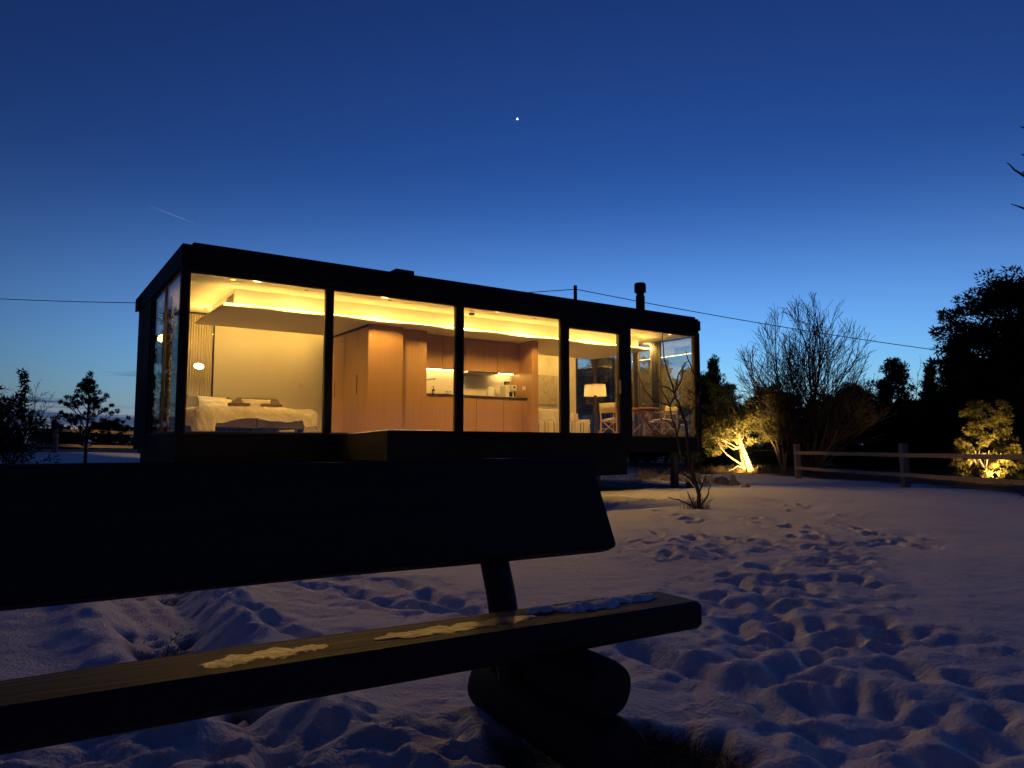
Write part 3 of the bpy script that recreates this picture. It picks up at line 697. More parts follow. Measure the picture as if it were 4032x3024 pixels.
MB().lathe([(0.0,0),(0.035,0),(0.035,0.085),(0.028,0.10),(0.012,0.108),(0.012,0.125)], 16).build('body', M['black'], sb)
MB().lathe([(0.0356,0.02),(0.0356,0.065)], 16).build('label_band', M['white'], sb)
MB().tube([(0,0,0.12),(0,0,0.175)], 0.006, 8).tube([(0,0,0.17),(-0.03,0,0.165)], 0.006, 8).build('pump', M['black'], sb)
for x, lb_ in ((5.70, 'white power socket on the splashback, the one closer to the tap'), (5.79, 'white power socket on the splashback, the one closer to the kettle')):
    o = in_house('wall_socket', lb_, 'socket', x, 1.875, 0.96, group='sockets on the splashback')
    box('plate', M['white'], o, -.042, .042, -.012, 0, -.042, .042, 0.004, 1)
    MB().tube([(0,-0.0125,0),(0,-0.014,0)], 0.018, 12).build('socket_hole', M['counter'], o)
kl = in_house('kettle', 'white electric kettle with handle on the worktop', 'kettle', 6.62, 1.52, 0.852)
MB().lathe([(0.0,0),(0.085,0),(0.088,0.01),(0.086,0.02),(0.075,0.20),(0.070,0.215),(0.03,0.225),(0.0,0.227)], 22).build('body', M['white'], kl)
MB().tube([(0.07,0,0.20),(0.13,0,0.205),(0.145,0,0.17),(0.125,0,0.05),(0.082,0,0.035)], 0.013, 8).build('handle', M['white'], kl)
MB().add([(-.075,-.02,.17),(-.075,.02,.17),(-.105,0,.205),(-.07,-.02,.21),(-.07,.02,.21)], [(0,1,2),(0,2,3),(1,4,2),(3,2,4)]).build('spout', M['white'], kl)
tray_ = in_house('serving_tray', 'flat white plate between kettle and coffee machine', 'plate', 6.86, 1.47, 0.852)
MB().lathe([(0.0,0.002),(0.10,0.002),(0.13,0.012),(0.125,0.014),(0.10,0.006),(0.0,0.006)], 20).build('plate', M['white'], tray_)
cf = in_house('coffee_machine', 'square white coffee machine with black round dial by the oak end panel', 'coffee machine', 7.12, 1.55, 0.852)
box('body', M['white'], cf, -0.12, 0.14, -0.09, 0.16, 0.0, 0.30, 0.025, 3)
box('front_panel', M['white'], cf, -0.02, 0.135, -0.16, -0.091, 0.16, 0.295, 0.02, 3)
MB().tube([(0.06,-0.161,0.245),(0.06,-0.172,0.245)], 0.024, 14).build('dial', M['black'], cf)
box('cup_bay', M['black'], cf, -0.03, 0.06, -0.094, -0.0905, 0.03, 0.135)
box('side_bay', M['black'], cf, 0.10, 0.134, -0.094, -0.0905, 0.03, 0.135)
box('drip_tray', M['white'], cf, -0.03, 0.135, -0.17, -0.091, 0.0, 0.022, 0.006, 1)
ck = in_house('kitchen_timer', 'small black digital timer standing on the coffee machine', 'timer', 7.08, 1.56, 1.1525)
box('case', M['black'], ck, -0.055, 0.055, -0.02, 0.02, 0.0, 0.075, 0.008, 2)
box('display', M['steel'], ck, -0.032, 0.032, -0.0225, -0.0205, 0.018, 0.056)
sw = in_house('light_switch', 'white switch plate on the oak end panel of the kitchen', 'switch', 7.4385, 1.36, 1.08)
box('plate', M['white'], sw, -.012, 0, -.06, .06, -.04, .04, 0.004, 1)
box('rocker', M['white'], sw, -.015, -.0125, -.03, .03, -.025, .025)

# ------------------------------------------------------------------ living end
pc = in_house('wall_map', 'large pale map print with thin contour lines hung over the sofa', 'picture', 0, 0, 0)
pm = mat('map_paper', (0.60,0.55,0.45), 0.9, 0.05, 3)
nt = pm.node_tree; L = nt.links.new; b = nt.nodes['Principled BSDF']; src = b.inputs['Base Color'].links[0].from_socket
tcm = nt.nodes.new('ShaderNodeTexCoord'); nm = nt.nodes.new('ShaderNodeTexNoise'); nm.inputs['Scale'].default_value = 3.2; nm.inputs['Detail'].default_value = 3; L(tcm.outputs['Object'], nm.inputs[0])
sb_ = nt.nodes.new('ShaderNodeMath'); sb_.operation = 'SUBTRACT'; sb_.inputs[1].default_value = 0.52; L(nm.outputs[0], sb_.inputs[0])
ab = nt.nodes.new('ShaderNodeMath'); ab.operation = 'ABSOLUTE'; L(sb_.outputs[0], ab.inputs[0])
lt = nt.nodes.new('ShaderNodeMapRange'); lt.inputs[1].default_value = 0.004; lt.inputs[2].default_value = 0.012; lt.inputs[3].default_value = 0.55; lt.inputs[4].default_value = 0.0; L(ab.outputs[0], lt.inputs[0])
mxm = nt.nodes.new('ShaderNodeMix'); mxm.data_type = 'RGBA'; L(lt.outputs[0], mxm.inputs[0]); L(src, mxm.inputs[6]); mxm.inputs[7].default_value = (0.25,0.20,0.15,1); L(mxm.outputs[2], b.inputs['Base Color'])
box('sheet', pm, pc, 9.42, 10.24, HB-0.028, HB-0.022, 0.905, 1.69)
box('backing', M['frame'], pc, 9.415, 10.245, HB-0.021, HB-0.001, 0.90, 1.695)
sf = in_house('sofa', 'cream two-seat sofa with square arms against the white wall', 'sofa', 0, 0, 0)
box('base', M['sofa'], sf, 8.62, 10.66, 2.83, 3.62, 0.06, 0.25, 0.03, 2)
box('arm', M['sofa'], sf, 10.51, 10.68, 2.80, 3.64, 0.05, 0.475, 0.04, 3)
box('arm', M['sofa'], sf, 8.45, 8.61, 2.80, 3.64, 0.05, 0.475, 0.04, 3)
box('seat_cushion', M['sofa'], sf, 8.62, 9.55, 2.84, 3.40, 0.251, 0.37, 0.045, 3)
box('seat_cushion', M['sofa'], sf, 9.56, 10.50, 2.84, 3.40, 0.251, 0.37, 0.045, 3)
box('back_frame', M['sofa'], sf, 8.62, 10.50, 3.50, 3.64, 0.251, 0.62, 0.03, 2)
for x, sd in ((9.05,31), (9.60,32), (10.14,33)):
    o = link('back_cushion', pillow_mesh(0.60, 0.42, 0.20, sd), M['sofa'], sf); o.location = (x, 3.40, 0.56); o.rotation_euler = (-0.25, 0.03*(sd-32), 0)
# throw over the seat front
nu, nv = 60, 30; u = np.linspace(0,1,nu); v = np.linspace(0,1,nv); U, V = np.meshgrid(u, v)
tx = 8.66+U*1.84; s_ = V*0.95; r = 0.05
ty = np.where(s_ < 0.55, 3.36-s_, np.where(s_ < 0.63, 2.81-0.02*np.sin((s_-0.55)/0.08*PI/2)-0.0, 2.79)); tz = np.where(s_ < 0.55, 0.385, 0.385-np.maximum(s_-0.57,0)*0.92)
tz = tz+0.006*fbm(U*9, V*5, 3, 81)+0.006; ty = ty-0.012+0.02*fbm(U*7, V*2, 2, 82)*(s_ > 0.55)
idx = np.arange(nu*nv).reshape(nv, nu); f = np.stack([idx[:-1,:-1], idx[:-1,1:], idx[1:,1:], idx[1:,:-1]], -1).reshape(-1,4)
th = link('throw_blanket', np_mesh('throw_blanket', np.stack([tx,ty,tz],-1), f, True), M['stripe'], None, hw(0,0,0), HA)
so_ = th.modifiers.new('thick','SOLIDIFY'); so_.thickness = 0.006
tag(th, 'cream throw with dark stripes draped over the sofa seat', 'blanket')
cu = link('cushion', pillow_mesh(0.42, 0.30, 0.16, 41), M['stripe2']); put(cu, 10.24, 3.08, 0.52, -0.5, 0.12, -0.25)
tag(cu, 'small brown-striped cushion propped at the sofa arm', 'cushion')
# floor lamp
fl_ = in_house('floor_lamp', 'tripod floor lamp with wide lit pleated drum shade', 'lamp', 10.55, 2.45, 0)
M['shade'] = bpy.data.materials.new('pleated_shade'); M['shade'].use_nodes = True
nt = M['shade'].node_tree; L = nt.links.new; b = nt.nodes['Principled BSDF']; b.inputs['Base Color'].default_value = (0.80,0.70,0.52,1); b.inputs['Roughness'].default_value = 0.9
tl = nt.nodes.new('ShaderNodeBsdfTranslucent'); tl.inputs[0].default_value = (0.80,0.62,0.38,1)
ms = nt.nodes.new('ShaderNodeMixShader'); ms.inputs[0].default_value = 0.55; L(b.outputs[0], ms.inputs[1]); L(tl.outputs[0], ms.inputs[2]); L(ms.outputs[0], nt.nodes['Material Output'].inputs[0])
nP = 120; vs, fs = [], []
for i, (r0, z) in enumerate(((0.285,1.085),(0.278,1.19),(0.270,1.30),(0.262,1.395))):
    for k in range(nP):
        rr = r0+(0.006 if k % 2 else 0)+0.006*(math.sin(k*2.3)+math.sin(k*0.7)); t_ = 2*PI*k/nP; vs.append((rr*math.cos(t_), rr*math.sin(t_), z))
for i in range(3):
    for k in range(nP): fs.append((i*nP+k, i*nP+(k+1)%nP, (i+1)*nP+(k+1)%nP, (i+1)*nP+k))
MB().add(vs, fs, True).build('lamp_shade', M['shade'], fl_)
MB().lathe([(0.0,1.36),(0.25,1.36),(0.25,1.362)], 24).build('shade_diffuser', M['shade'], fl_)
M['bulb2'] = emit('floor_bulb', (1.0,0.62,0.24), 120.0)
MB().lathe([(0.0,1.16),(0.03,1.17),(0.045,1.21),(0.03,1.25),(0.0,1.26)], 12).build('bulb', M['bulb2'], fl_)
MB().lathe([(0.0,1.04),(0.05,1.04),(0.05,1.08),(0.02,1.15),(0.0,1.15)], 12).build('lamp_socket', M['frame'], fl_)
for k in range(3):
    a = 0.5+k*2*PI/3
    MB().tube([(-0.05*math.cos(a),-0.05*math.sin(a),1.05),(0.24*math.cos(a),0.24*math.sin(a),0.0)], [0.005,0.006], 6).build('leg', M['frame'], fl_)
# director's chairs
def chair(label, x, y, rz):
    c = in_house('folding_chair', label, 'chair', x, y, 0, rz, "folding canvas chairs at the round table")
    for s_ in (-1, 1):
        MB().tube([(-0.24,0.24*s_,0.0),(-0.24,0.24*s_,0.40),(-0.30,0.24*s_,0.80)], 0.017, 8).build('leg', M['ash'], c)
        MB().tube([(0.24,0.24*s_,0.0),(0.24,0.24*s_,0.60)], 0.017, 8).build('leg', M['ash'], c)
        box('armrest', M['ash'], c, -0.27, 0.30, 0.24*s_-0.03, 0.24*s_+0.03, 0.601, 0.625, 0.006, 1)
        MB().tube([(-0.24,0.24*s_,0.38),(0.24,0.24*s_,0.38)], 0.015, 8).build('rail', M['ash'], c)
        MB().tube([(-0.24,0.24*s_,0.18),(0.24,0.24*s_,0.18)], 0.012, 8).build('rail', M['ash'], c)
    for xx in (-0.24, 0.24):
        MB().tube([(xx+0.02,-0.24,0.04),(xx+0.02,0.24,0.38)], 0.012, 8).build('cross_brace', M['ash'], c)
        MB().tube([(xx-0.02,0.24,0.04),(xx-0.02,-0.24,0.38)], 0.012, 8).build('cross_brace', M['ash'], c)
    n = 9; vs = []; fs = []
    for i in range(n):
        t_ = -1+2*i/(n-1); vs += [(-0.23,0.235*t_,0.385-0.045*(1-t_*t_)), (0.23,0.235*t_,0.385-0.045*(1-t_*t_))]
    for i in range(n-1): fs.append((2*i,2*i+1,2*i+3,2*i+2))
    o = MB().add(vs, fs, True).build('seat', M['canvas'], c); q = o.modifiers.new('t','SOLIDIFY'); q.thickness = 0.008
    vs = []; fs = []
    for i in range(n):
        t_ = -1+2*i/(n-1); bx_ = -0.03*(1-t_*t_); vs += [(-0.262+bx_,0.25*t_,0.55), (-0.30+bx_,0.25*t_,0.79)]
    for i in range(n-1): fs.append((2*i,2*i+1,2*i+3,2*i+2))
    o = MB().add(vs, fs, True).build('backrest', M['canvas'], c); q = o.modifiers.new('t','SOLIDIFY'); q.thickness = 0.012
    o = link('seat_pad', pillow_mesh(0.42, 0.40, 0.09, 51), M['canvas'], c); o.location = (0.0,0,0.40); o.rotation_euler = (PI/2, 0, 0)
    return c
chair('folding wooden chair with canvas back standing beside the striped sofa and table', 9.83, 0.92, 0.15)
chair('folding wooden chair with canvas back between the round table and the end window', 11.22, 0.68, PI-0.12)
tb = in_house('round_table', 'small round brown wooden table with crossed legs between two canvas chairs', 'table', 10.62, 0.74, 0)
MB().lathe([(0.0,0.655),(0.36,0.655),(0.372,0.662),(0.372,0.683),(0.362,0.69),(0.0,0.69)], 32).build('tabletop', M['tablewood'], tb)
MB().lathe([(0.25,0.58),(0.29,0.58),(0.29,0.654),(0.25,0.654),(0.25,0.58)], 28).build('apron', M['tablewood'], tb)
for k in range(4):
    a = PI/4+k*PI/2
    MB().tube([(-0.22*math.cos(a),-0.22*math.sin(a),0.62),(0.34*math.cos(a),0.34*math.sin(a),0.0)], 0.018, 8).build('leg', M['tablewood'], tb)
df = in_house('reed_diffuser', 'small clear glass bottle with reed sticks on the round table', 'bottle', 10.60, 0.72, 0.69)
M['bottle'] = glass('bottle_glass', 0.05, (0.9,0.88,0.8))
MB().lathe([(0.0,0.002),(0.032,0.002),(0.034,0.01),(0.034,0.075),(0.018,0.095),(0.014,0.11)], 16).build('body', M['bottle'], df)
MB().lathe([(0.016,0.10),(0.02,0.10),(0.02,0.118),(0.016,0.118)], 14).build('collar', M['steel'], df)
for k in range(4):
    MB().tube([(0.0,0.0,0.01),(0.03*math.cos(k*1.7)+0.01,0.03*math.sin(k*1.7),0.25)], 0.002, 5).build('reed', M['black'], df)
bk = in_house('notebook', 'small brown notebook lying on the round table beside the bottle', 'book', 10.76, 0.70, 0.69, 0.4)
box('cover', M['towel'], bk, -0.07, 0.07, -0.10, 0.10, 0.0, 0.028, 0.004, 1)
for k, (x, y, r_, a) in enumerate(((10.30,2.02,0.055,0.2),(10.46,2.16,0.05,0.5),(10.62,2.05,0.06,-0.15),(10.40,2.10,0.05,0.9),(10.72,1.96,0.05,0.3))):
    lab = 'split firewood log on the floor between sofa and canvas chair'
    o = in_house('firewood', lab, 'firewood', x, y, 0.0 if k != 3 else 0.095, a, 'firewood on the floor')
    MB().add([(-0.16,-r_,0),(0.16,-r_,0),(0.16,r_,0.004),(-0.16,r_,0.004),(-0.16,-0.01,r_*1.7),(0.16,0.012,r_*1.6)],
             [(3,2,1,0),(0,1,5,4),(2,3,4,5),(0,4,3),(1,2,5)]).build('log', M['tablewood'], o)
box('skirting', M['fascia'], house, -0.05, 8.55, 0.22, 0.26, -1.35, -0.381)
box('skirting', M['fascia'], house, -0.05, -0.01, 0.261, 3.90, -1.35, -0.381)

# ------------------------------------------------------------------ bench
BD = np.array([0.858, 0.514]); BP = np.array([-0.514, 0.858])
bo = np.array([0.53, 2.79])                                    # far right corner of the seat top
bench = thing('bench', 'heavy dark plank bench on stacked logs with leaning backrest', 'bench', (bo[0], bo[1], 0), math.atan2(BD[1], BD[0]))
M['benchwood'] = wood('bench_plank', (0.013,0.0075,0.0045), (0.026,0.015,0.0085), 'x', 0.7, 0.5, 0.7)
def plank(name, parent, x0, x1, prof, wav, seed, nseg=60, m=None):
    """plank along x with a rounded cross-section (y,z) and slightly waney edges"""
    k = len(prof); vs = []; fs = []
    for i in range(nseg+1):
        x = x0+(x1-x0)*i/nseg
        e = 1.0
        if i == 0 or i == nseg: e = 0.975
        for j, (y, z) in enumerate(prof):
            cyy = sum(p[0] for p in prof)/k; czz = sum(p[1] for p in prof)/k
            w_ = wav*math.sin(x*2.3+j*0.9+seed)+wav*0.6*math.sin(x*5.1+j*2.0+seed*2)
            xx = x+(0.012 if i == 0 else -0.0 if i < nseg else 0)
            vs.append((xx, cyy+(y-cyy)*e+w_*(1 if y > cyy else -1)*0.5, czz+(z-czz)*e+w_*0.5))
    for i in range(nseg):
        for j in range(k): fs.append((i*k+j, i*k+(j+1)%k, (i+1)*k+(j+1)%k, (i+1)*k+j))
    fs.append(tuple(range(k))[::-1]); fs.append(tuple(nseg*k+j for j in range(k)))
    return MB().add(vs, fs, False).build(name, m or M['benchwood'], parent)
def rprof(y0, y1, z0, z1, r=0.014):
    return [(y0+r,z0),(y1-r,z0),(y1,z0+r),(y1,z1-r),(y1-r,z1),(y0+r,z1),(y0,z1-r),(y0,z0+r)]
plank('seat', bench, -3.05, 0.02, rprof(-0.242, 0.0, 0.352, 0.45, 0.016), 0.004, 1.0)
# backrest: leaning plank
lean = math.atan2(0.163, 0.345)
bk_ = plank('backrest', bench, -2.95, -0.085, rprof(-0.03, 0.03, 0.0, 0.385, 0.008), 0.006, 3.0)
bk_.location = (0, 0.125, 0.592); bk_.rotation_euler = (-lean, 0, 0)
def log_end(name, parent, y0, y1, x, z, r, seed):
    n = 20; vs = []; fs = []; ys = [y0, y0+0.012, y0+0.03]+[y0+(y1-y0)*k/6 for k in range(1, 6)]+[y1-0.03, y1-0.012, y1]
    sc_ = [0.86, 0.96, 1.0]+[1.0]*5+[1.0, 0.96, 0.86]
    for yv, s_ in zip(ys, sc_):
        for k in range(n):
            a = 2*PI*k/n; rr = r*s_*(1+0.025*math.sin(3*a+seed)+0.02*math.sin(5*a+yv*4+seed)); vs.append((x+rr*math.cos(a), yv, z+rr*math.sin(a)))
    for i in range(len(ys)-1):
        for k in range(n): fs.append((i*n+k, i*n+(k+1)%n, (i+1)*n+(k+1)%n, (i+1)*n+k))
    m_ = MB().add(vs, fs, True); m_.add(vs[:n], [tuple(range(n))]); m_.add(vs[-n:], [tuple(range(n))[::-1]])
    return m_.build(name, M['log'], parent)
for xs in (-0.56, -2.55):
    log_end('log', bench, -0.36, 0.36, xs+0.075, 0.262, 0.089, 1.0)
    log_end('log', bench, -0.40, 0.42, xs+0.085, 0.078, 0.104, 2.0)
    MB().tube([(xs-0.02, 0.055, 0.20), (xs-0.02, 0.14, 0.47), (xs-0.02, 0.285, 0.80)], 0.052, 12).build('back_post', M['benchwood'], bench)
# a ridge of old snow and frozen patches with house light painted into them, on the seat
def seat_patch(name, label, xa, xb, ya, yb, th, seed, m='snow2'):
    nu, nv = 90, 16; u = np.linspace(0,1,nu); v = np.linspace(0,1,nv); U, V = np.meshgrid(u, v)
    wob = 0.75*fbm(U*15, V*1.5+seed, 4, seed)
    Vv = (V-0.5)*(0.75+wob)*np.sqrt(np.clip(1-np.abs(2*U-1)**2.2, 0, 1))+0.5+0.22*fbm(U*2.5, U*0, 2, seed+5)
    x = xa+(xb-xa)*U; y = ya+(yb-ya)*Vv
    e = sstep(0, 0.35, np.minimum(V, 1-V))*sstep(0, 0.05, np.minimum(U, 1-U))
    z = th*e*(0.6+0.8*(fbm(x*26, y*9, 3, seed+9)+0.35)); z = np.where(e <= 0, -0.003, np.maximum(z, -0.002))
    idx = np.arange(nu*nv).reshape(nv, nu); f = np.stack([idx[:-1,:-1], idx[:-1,1:], idx[1:,1:], idx[1:,:-1]], -1).reshape(-1,4)
    o = link(name, np_mesh(name, np.stack([x,y,z],-1), f, True), M[m], None, (bo[0],bo[1],0.4515), math.atan2(BD[1], BD[0]))
    return tag(o, label, 'snow' if m == 'snow2' else 'ice')
M['ice'] = mat('lit_thin_ice', (0.075,0.055,0.036), 0.36, 0.25, 30, 0.6, 50)  # paler warm colour stands for ice plus house light through the backrest gap
seat_patch('snow_ridge', 'long narrow ridge of snow left on the bench seat', -0.62, -0.05, -0.155, -0.045, 0.013, 3)
seat_patch('lit_ice_patch', 'thin wet ice film with painted house light on the bench seat next to the snow ridge', -1.16, -0.60, -0.20, -0.06, 0.0018, 13, 'ice')
seat_patch('lit_ice_patch', 'separate frozen patch with painted house light on the bench seat farther from the snow ridge', -1.62, -1.28, -0.20, -0.07, 0.0018, 23, 'ice')

# ------------------------------------------------------------------ plants: generators
def tri_cloud(centers, radii, per, size, squash=0.7, r=rng, elong=1.8, up=0.0):
    """many small leaf-sized triangles gathered round clump centres"""
    centers = np.asarray(centers, float); radii = np.asarray(radii, float)
    n = len(centers); N = n*per
    d = r.normal(size=(N,3)); d /= np.linalg.norm(d, axis=1, keepdims=True)+1e-9
    rad = np.repeat(radii, per)*r.uniform(0.15, 1.0, N)**0.5
    pos = np.repeat(centers, per, 0)+d*rad[:,None]*np.array([1,1,squash])
    a = d*0.8+r.normal(size=(N,3))*0.6; a[:,2] += up; a /= np.linalg.norm(a, axis=1, keepdims=True)+1e-9
    b_ = np.cross(a, r.normal(size=(N,3))); b_ /= np.linalg.norm(b_, axis=1, keepdims=True)+1e-9
    sz = size*r.uniform(0.6, 1.4, N)[:,None]
    v = np.stack([pos-b_*sz*0.4, pos+b_*sz*0.4, pos+a*sz*elong], 1).reshape(-1,3)
    return v, np.arange(N*3).reshape(-1,3)

class Tubes:
    def __init__(s): s.v = []; s.f = []; s.n = 0
    def add(s, pts, rad, sides=5):
        P = np.asarray(pts, float); k = len(P); rad = np.asarray(rad, float)*np.ones(k)
        d = np.gradient(P, axis=0); d /= np.linalg.norm(d, axis=1, keepdims=True)+1e-9
        ref = np.where(np.abs(d[:,2:3]) < 0.9, np.array([[0,0,1.]]), np.array([[1.,0,0]]))
        a = np.cross(d, ref); a /= np.linalg.norm(a, axis=1, keepdims=True)+1e-9; b_ = np.cross(d, a)
        t = np.arange(sides)*2*PI/sides
        V = P[:,None,:]+rad[:,None,None]*(a[:,None,:]*np.cos(t)[None,:,None]+b_[:,None,:]*np.sin(t)[None,:,None])
        i = np.arange(k-1)[:,None]*sides; j = np.arange(sides)[None,:]; j2 = (j+1) % sides
        F_ = np.stack([i+j, i+j2, i+sides+j2, i+sides+j], -1).reshape(-1,4)+s.n
        s.v.append(V.reshape(-1,3)); s.f.append(F_); s.n += k*sides
    def build(s, name, m, parent):
        return link(name, np_mesh(name, np.vstack(s.v), np.vstack(s.f), True), m, parent)
    def mesh(s, name): return np_mesh(name, np.vstack(s.v), np.vstack(s.f), True)

def wander(p, d, length, n, bend, r, grav=0.0):
    pts = [np.array(p, float)]; d = np.array(d, float); d /= np.linalg.norm(d)
    for i in range(n):
        d = d+r.normal(size=3)*bend; d[2] += grav; d /= np.linalg.norm(d)
        pts.append(pts[-1]+d*length/n)
    return np.array(pts), d

def bare_tree(name, label, loc, height, stems, spread, seed, cat='tree', levels=4, r0=0.05, group=None, m='bark', twig=0.6, sides=5, density=1.0, rmin=0.0035):
    r = np.random.default_rng(seed)
    root = thing(name, label, cat, loc, 0, group)
    trunk = Tubes(); br = Tubes()
    def grow(p, d, length, rad, lev):
        n = 7 if lev < 2 else 5
        pts, de = wander(p, d, length, n, 0.10+0.03*lev, r, 0.035)
        rr = np.linspace(rad, max(rad*0.45, rmin), len(pts))
        (trunk if lev == 0 else br).add(pts, rr, sides if lev < 2 else 3)
        if lev >= levels: return
        kids = int((7, 6, 5, 4)[min(lev,3)]*density+r.uniform(0,1))
        for k in range(kids):
            f_ = r.uniform(0.30, 0.97); i = f_*(len(pts)-1); i0 = int(i); q = pts[i0]+(pts[min(i0+1,len(pts)-1)]-pts[i0])*(i-i0)
            dd = pts[min(i0+1,len(pts)-1)]-pts[max(i0-1,0)]; dd = dd/np.linalg.norm(dd)
            side = r.normal(size=3); side -= dd*side.dot(dd); side /= np.linalg.norm(side)+1e-9
            nd = dd*0.80+side*r.uniform(0.4,0.85); nd[2] += 0.12
            grow(q, nd, length*twig*r.uniform(0.55,1.0)*(1.15-0.5*f_), max(rad*0.5*(1.1-0.5*f_), rmin), lev+1)
        grow(pts[-1], de, length*twig*0.8, max(rad*0.45, rmin), lev+1)
    for k in range(stems):
        a = 2*PI*k/stems+r.normal(0,0.3); s_ = spread*r.uniform(0.5,1.15)
        grow((0.10*math.cos(a)*(stems > 1),0.10*math.sin(a)*(stems > 1),-0.05), (math.cos(a)*s_, math.sin(a)*s_, 1.0), height*0.55*r.uniform(0.85,1.1), r0*r.uniform(0.8,1.1), 0)
    trunk.build('trunk', M[m], root); br.build('branches', M[m], root)
    return root

def fan_tree(name, label, loc, top, half, seed, m='bark', nstem=16, rmin=0.0075):
    """short-stemmed leafless tree: straight limbs fanning out to a dome"""
    r = np.random.default_rng(seed); root = thing(name, label, 'tree', loc); T = Tubes(); B = Tubes()
    def env(d):                                   # distance from the fork to the dome in direction d
        c = np.array([0,0,top*0.52]); a = np.array([half, half*0.8, top*0.48]); return c, a
    c, a = env(None)
    def inside(p_): return (((p_-c)/a)**2).sum() < 1
    def limb(p_, d, rad, lev, maxl):
        pts = [np.array(p_)]; d = np.array(d)/np.linalg.norm(d); step = 0.16; n = 0
        while n*step < maxl and (inside(pts[-1]) or pts[-1][2] < top*0.35):
            d = d+r.normal(size=3)*0.045; d[2] += 0.018; d /= np.linalg.norm(d); pts.append(pts[-1]+d*step); n += 1
        if n < 2: return
        rr = np.linspace(rad, rmin, len(pts)); (T if lev == 0 else B).add(pts, rr, (6,4,3,3)[lev])
        if lev >= 3: return
        gap = (0.46, 0.38, 0.44)[lev]; start = 1.1 if lev == 0 else 0.18
        s_ = start
        while s_ < n*step:
            i = int(s_/step); i = min(i, len(pts)-2); dd = pts[i+1]-pts[i]; dd /= np.linalg.norm(dd)
            sd_ = r.normal(size=3); sd_ -= dd*sd_.dot(dd); sd_ /= np.linalg.norm(sd_); nd = dd+sd_*r.uniform(0.45,0.8); nd[2] += 0.10
            limb(pts[i], nd, max(rr[i]*0.55, rmin), lev+1, (n*step-s_)*r.uniform(0.5,0.95)+0.15)
            s_ += gap*r.uniform(0.6,1.5)
    for k in range(nstem):
        az_ = 2*PI*k/nstem*2.4+r.normal(0,.3); t_ = (k+0.5)/nstem; lean_ = 0.06+1.25*t_
        limb((0.12*math.cos(az_),0.12*math.sin(az_),-0.05), (math.cos(az_)*lean_, math.sin(az_)*lean_, 1.0), 0.055*r.uniform(.8,1.1), 0, 9)
    T.build('trunk', M[m], root); B.build('branches', M[m], root); return root

def pine_parts(height, crown_from, rmax, nwhorl, per_whorl, clump_r, seed, tris=46, tri=0.055, cone=1.0, trunk_r=None, rounded_=False, squash=0.75):
    r = np.random.default_rng(seed); T = Tubes(); B = Tubes(); cen = []; rad = []
    tp, _ = wander((0,0,-0.1), (r.normal(0,.02),r.normal(0,.02),1), height*0.97+0.1, 9, 0.02, r)
    trr = trunk_r or height*0.017
    T.add(tp, np.linspace(trr, 0.015, len(tp)), 7)
    for w_ in range(nwhorl):
        f_ = (w_+r.uniform(-0.3,0.3))/(nwhorl-1); f_ = min(max(f_,0),1)
        h = height*(crown_from+(0.98-crown_from)*f_)
        i = min(h/height, 0.999)*(len(tp)-1); q = tp[int(i)]+(tp[int(i)+1]-tp[int(i)])*(i-int(i))
        prof = (math.sin(PI*(0.10+0.80*f_))**0.7 if rounded_ else (1-f_)**cone)
        ln = max(rmax*prof, 0.10*rmax)
        for k in range(per_whorl):
            a = 2*PI*(k/per_whorl)+r.uniform(0,6.28)/per_whorl+w_*1.1; L_ = ln*r.uniform(0.55,1.12)
            pts, _ = wander(q, (math.cos(a), math.sin(a), r.uniform(0.05,0.5)+0.5*f_), L_, 5, 0.12, r, 0.04)
            B.add(pts, np.linspace(0.010+0.014*L_, 0.005, 6), 4)
            m_ = max(2, int(L_/(clump_r*1.15)))
            for j in range(m_):
                g = 0.35+0.65*(j+r.uniform(0,1))/m_; i2 = g*5; i0 = min(int(i2),4); c = pts[i0]+(pts[i0+1]-pts[i0])*(i2-i0)
                cen.append(c+r.normal(size=3)*clump_r*0.6); rad.append(clump_r*r.uniform(0.6,1.15))
    cen.append(tp[-1]); rad.append(clump_r*0.9)
    cv, cf = tri_cloud(cen, rad, tris, tri, squash, r, 2.0, 0.25)
    return T.mesh('trunk'), B.mesh('limbs'), np_mesh('crown', cv, cf)

def place_tree(name, label, parts, loc, rz=0.0, scale=1.0, group=None, needle='needle', bark='barkdark', sz=None):
    root = thing(name, label, 'tree', loc, rz, group); root.scale = sz or (scale, scale, scale)
    for nm, me, m_ in (('trunk', parts[0], bark), ('limbs', parts[1], bark), ('crown', parts[2], needle)):
        if me is not None: link(nm, me, M[m_], root)
    return root
def depth_loc(px, d, z=None):
    x = (px-2016)/FPX*d; return (x, d, gz(x, d)-0.03 if z is None else z)

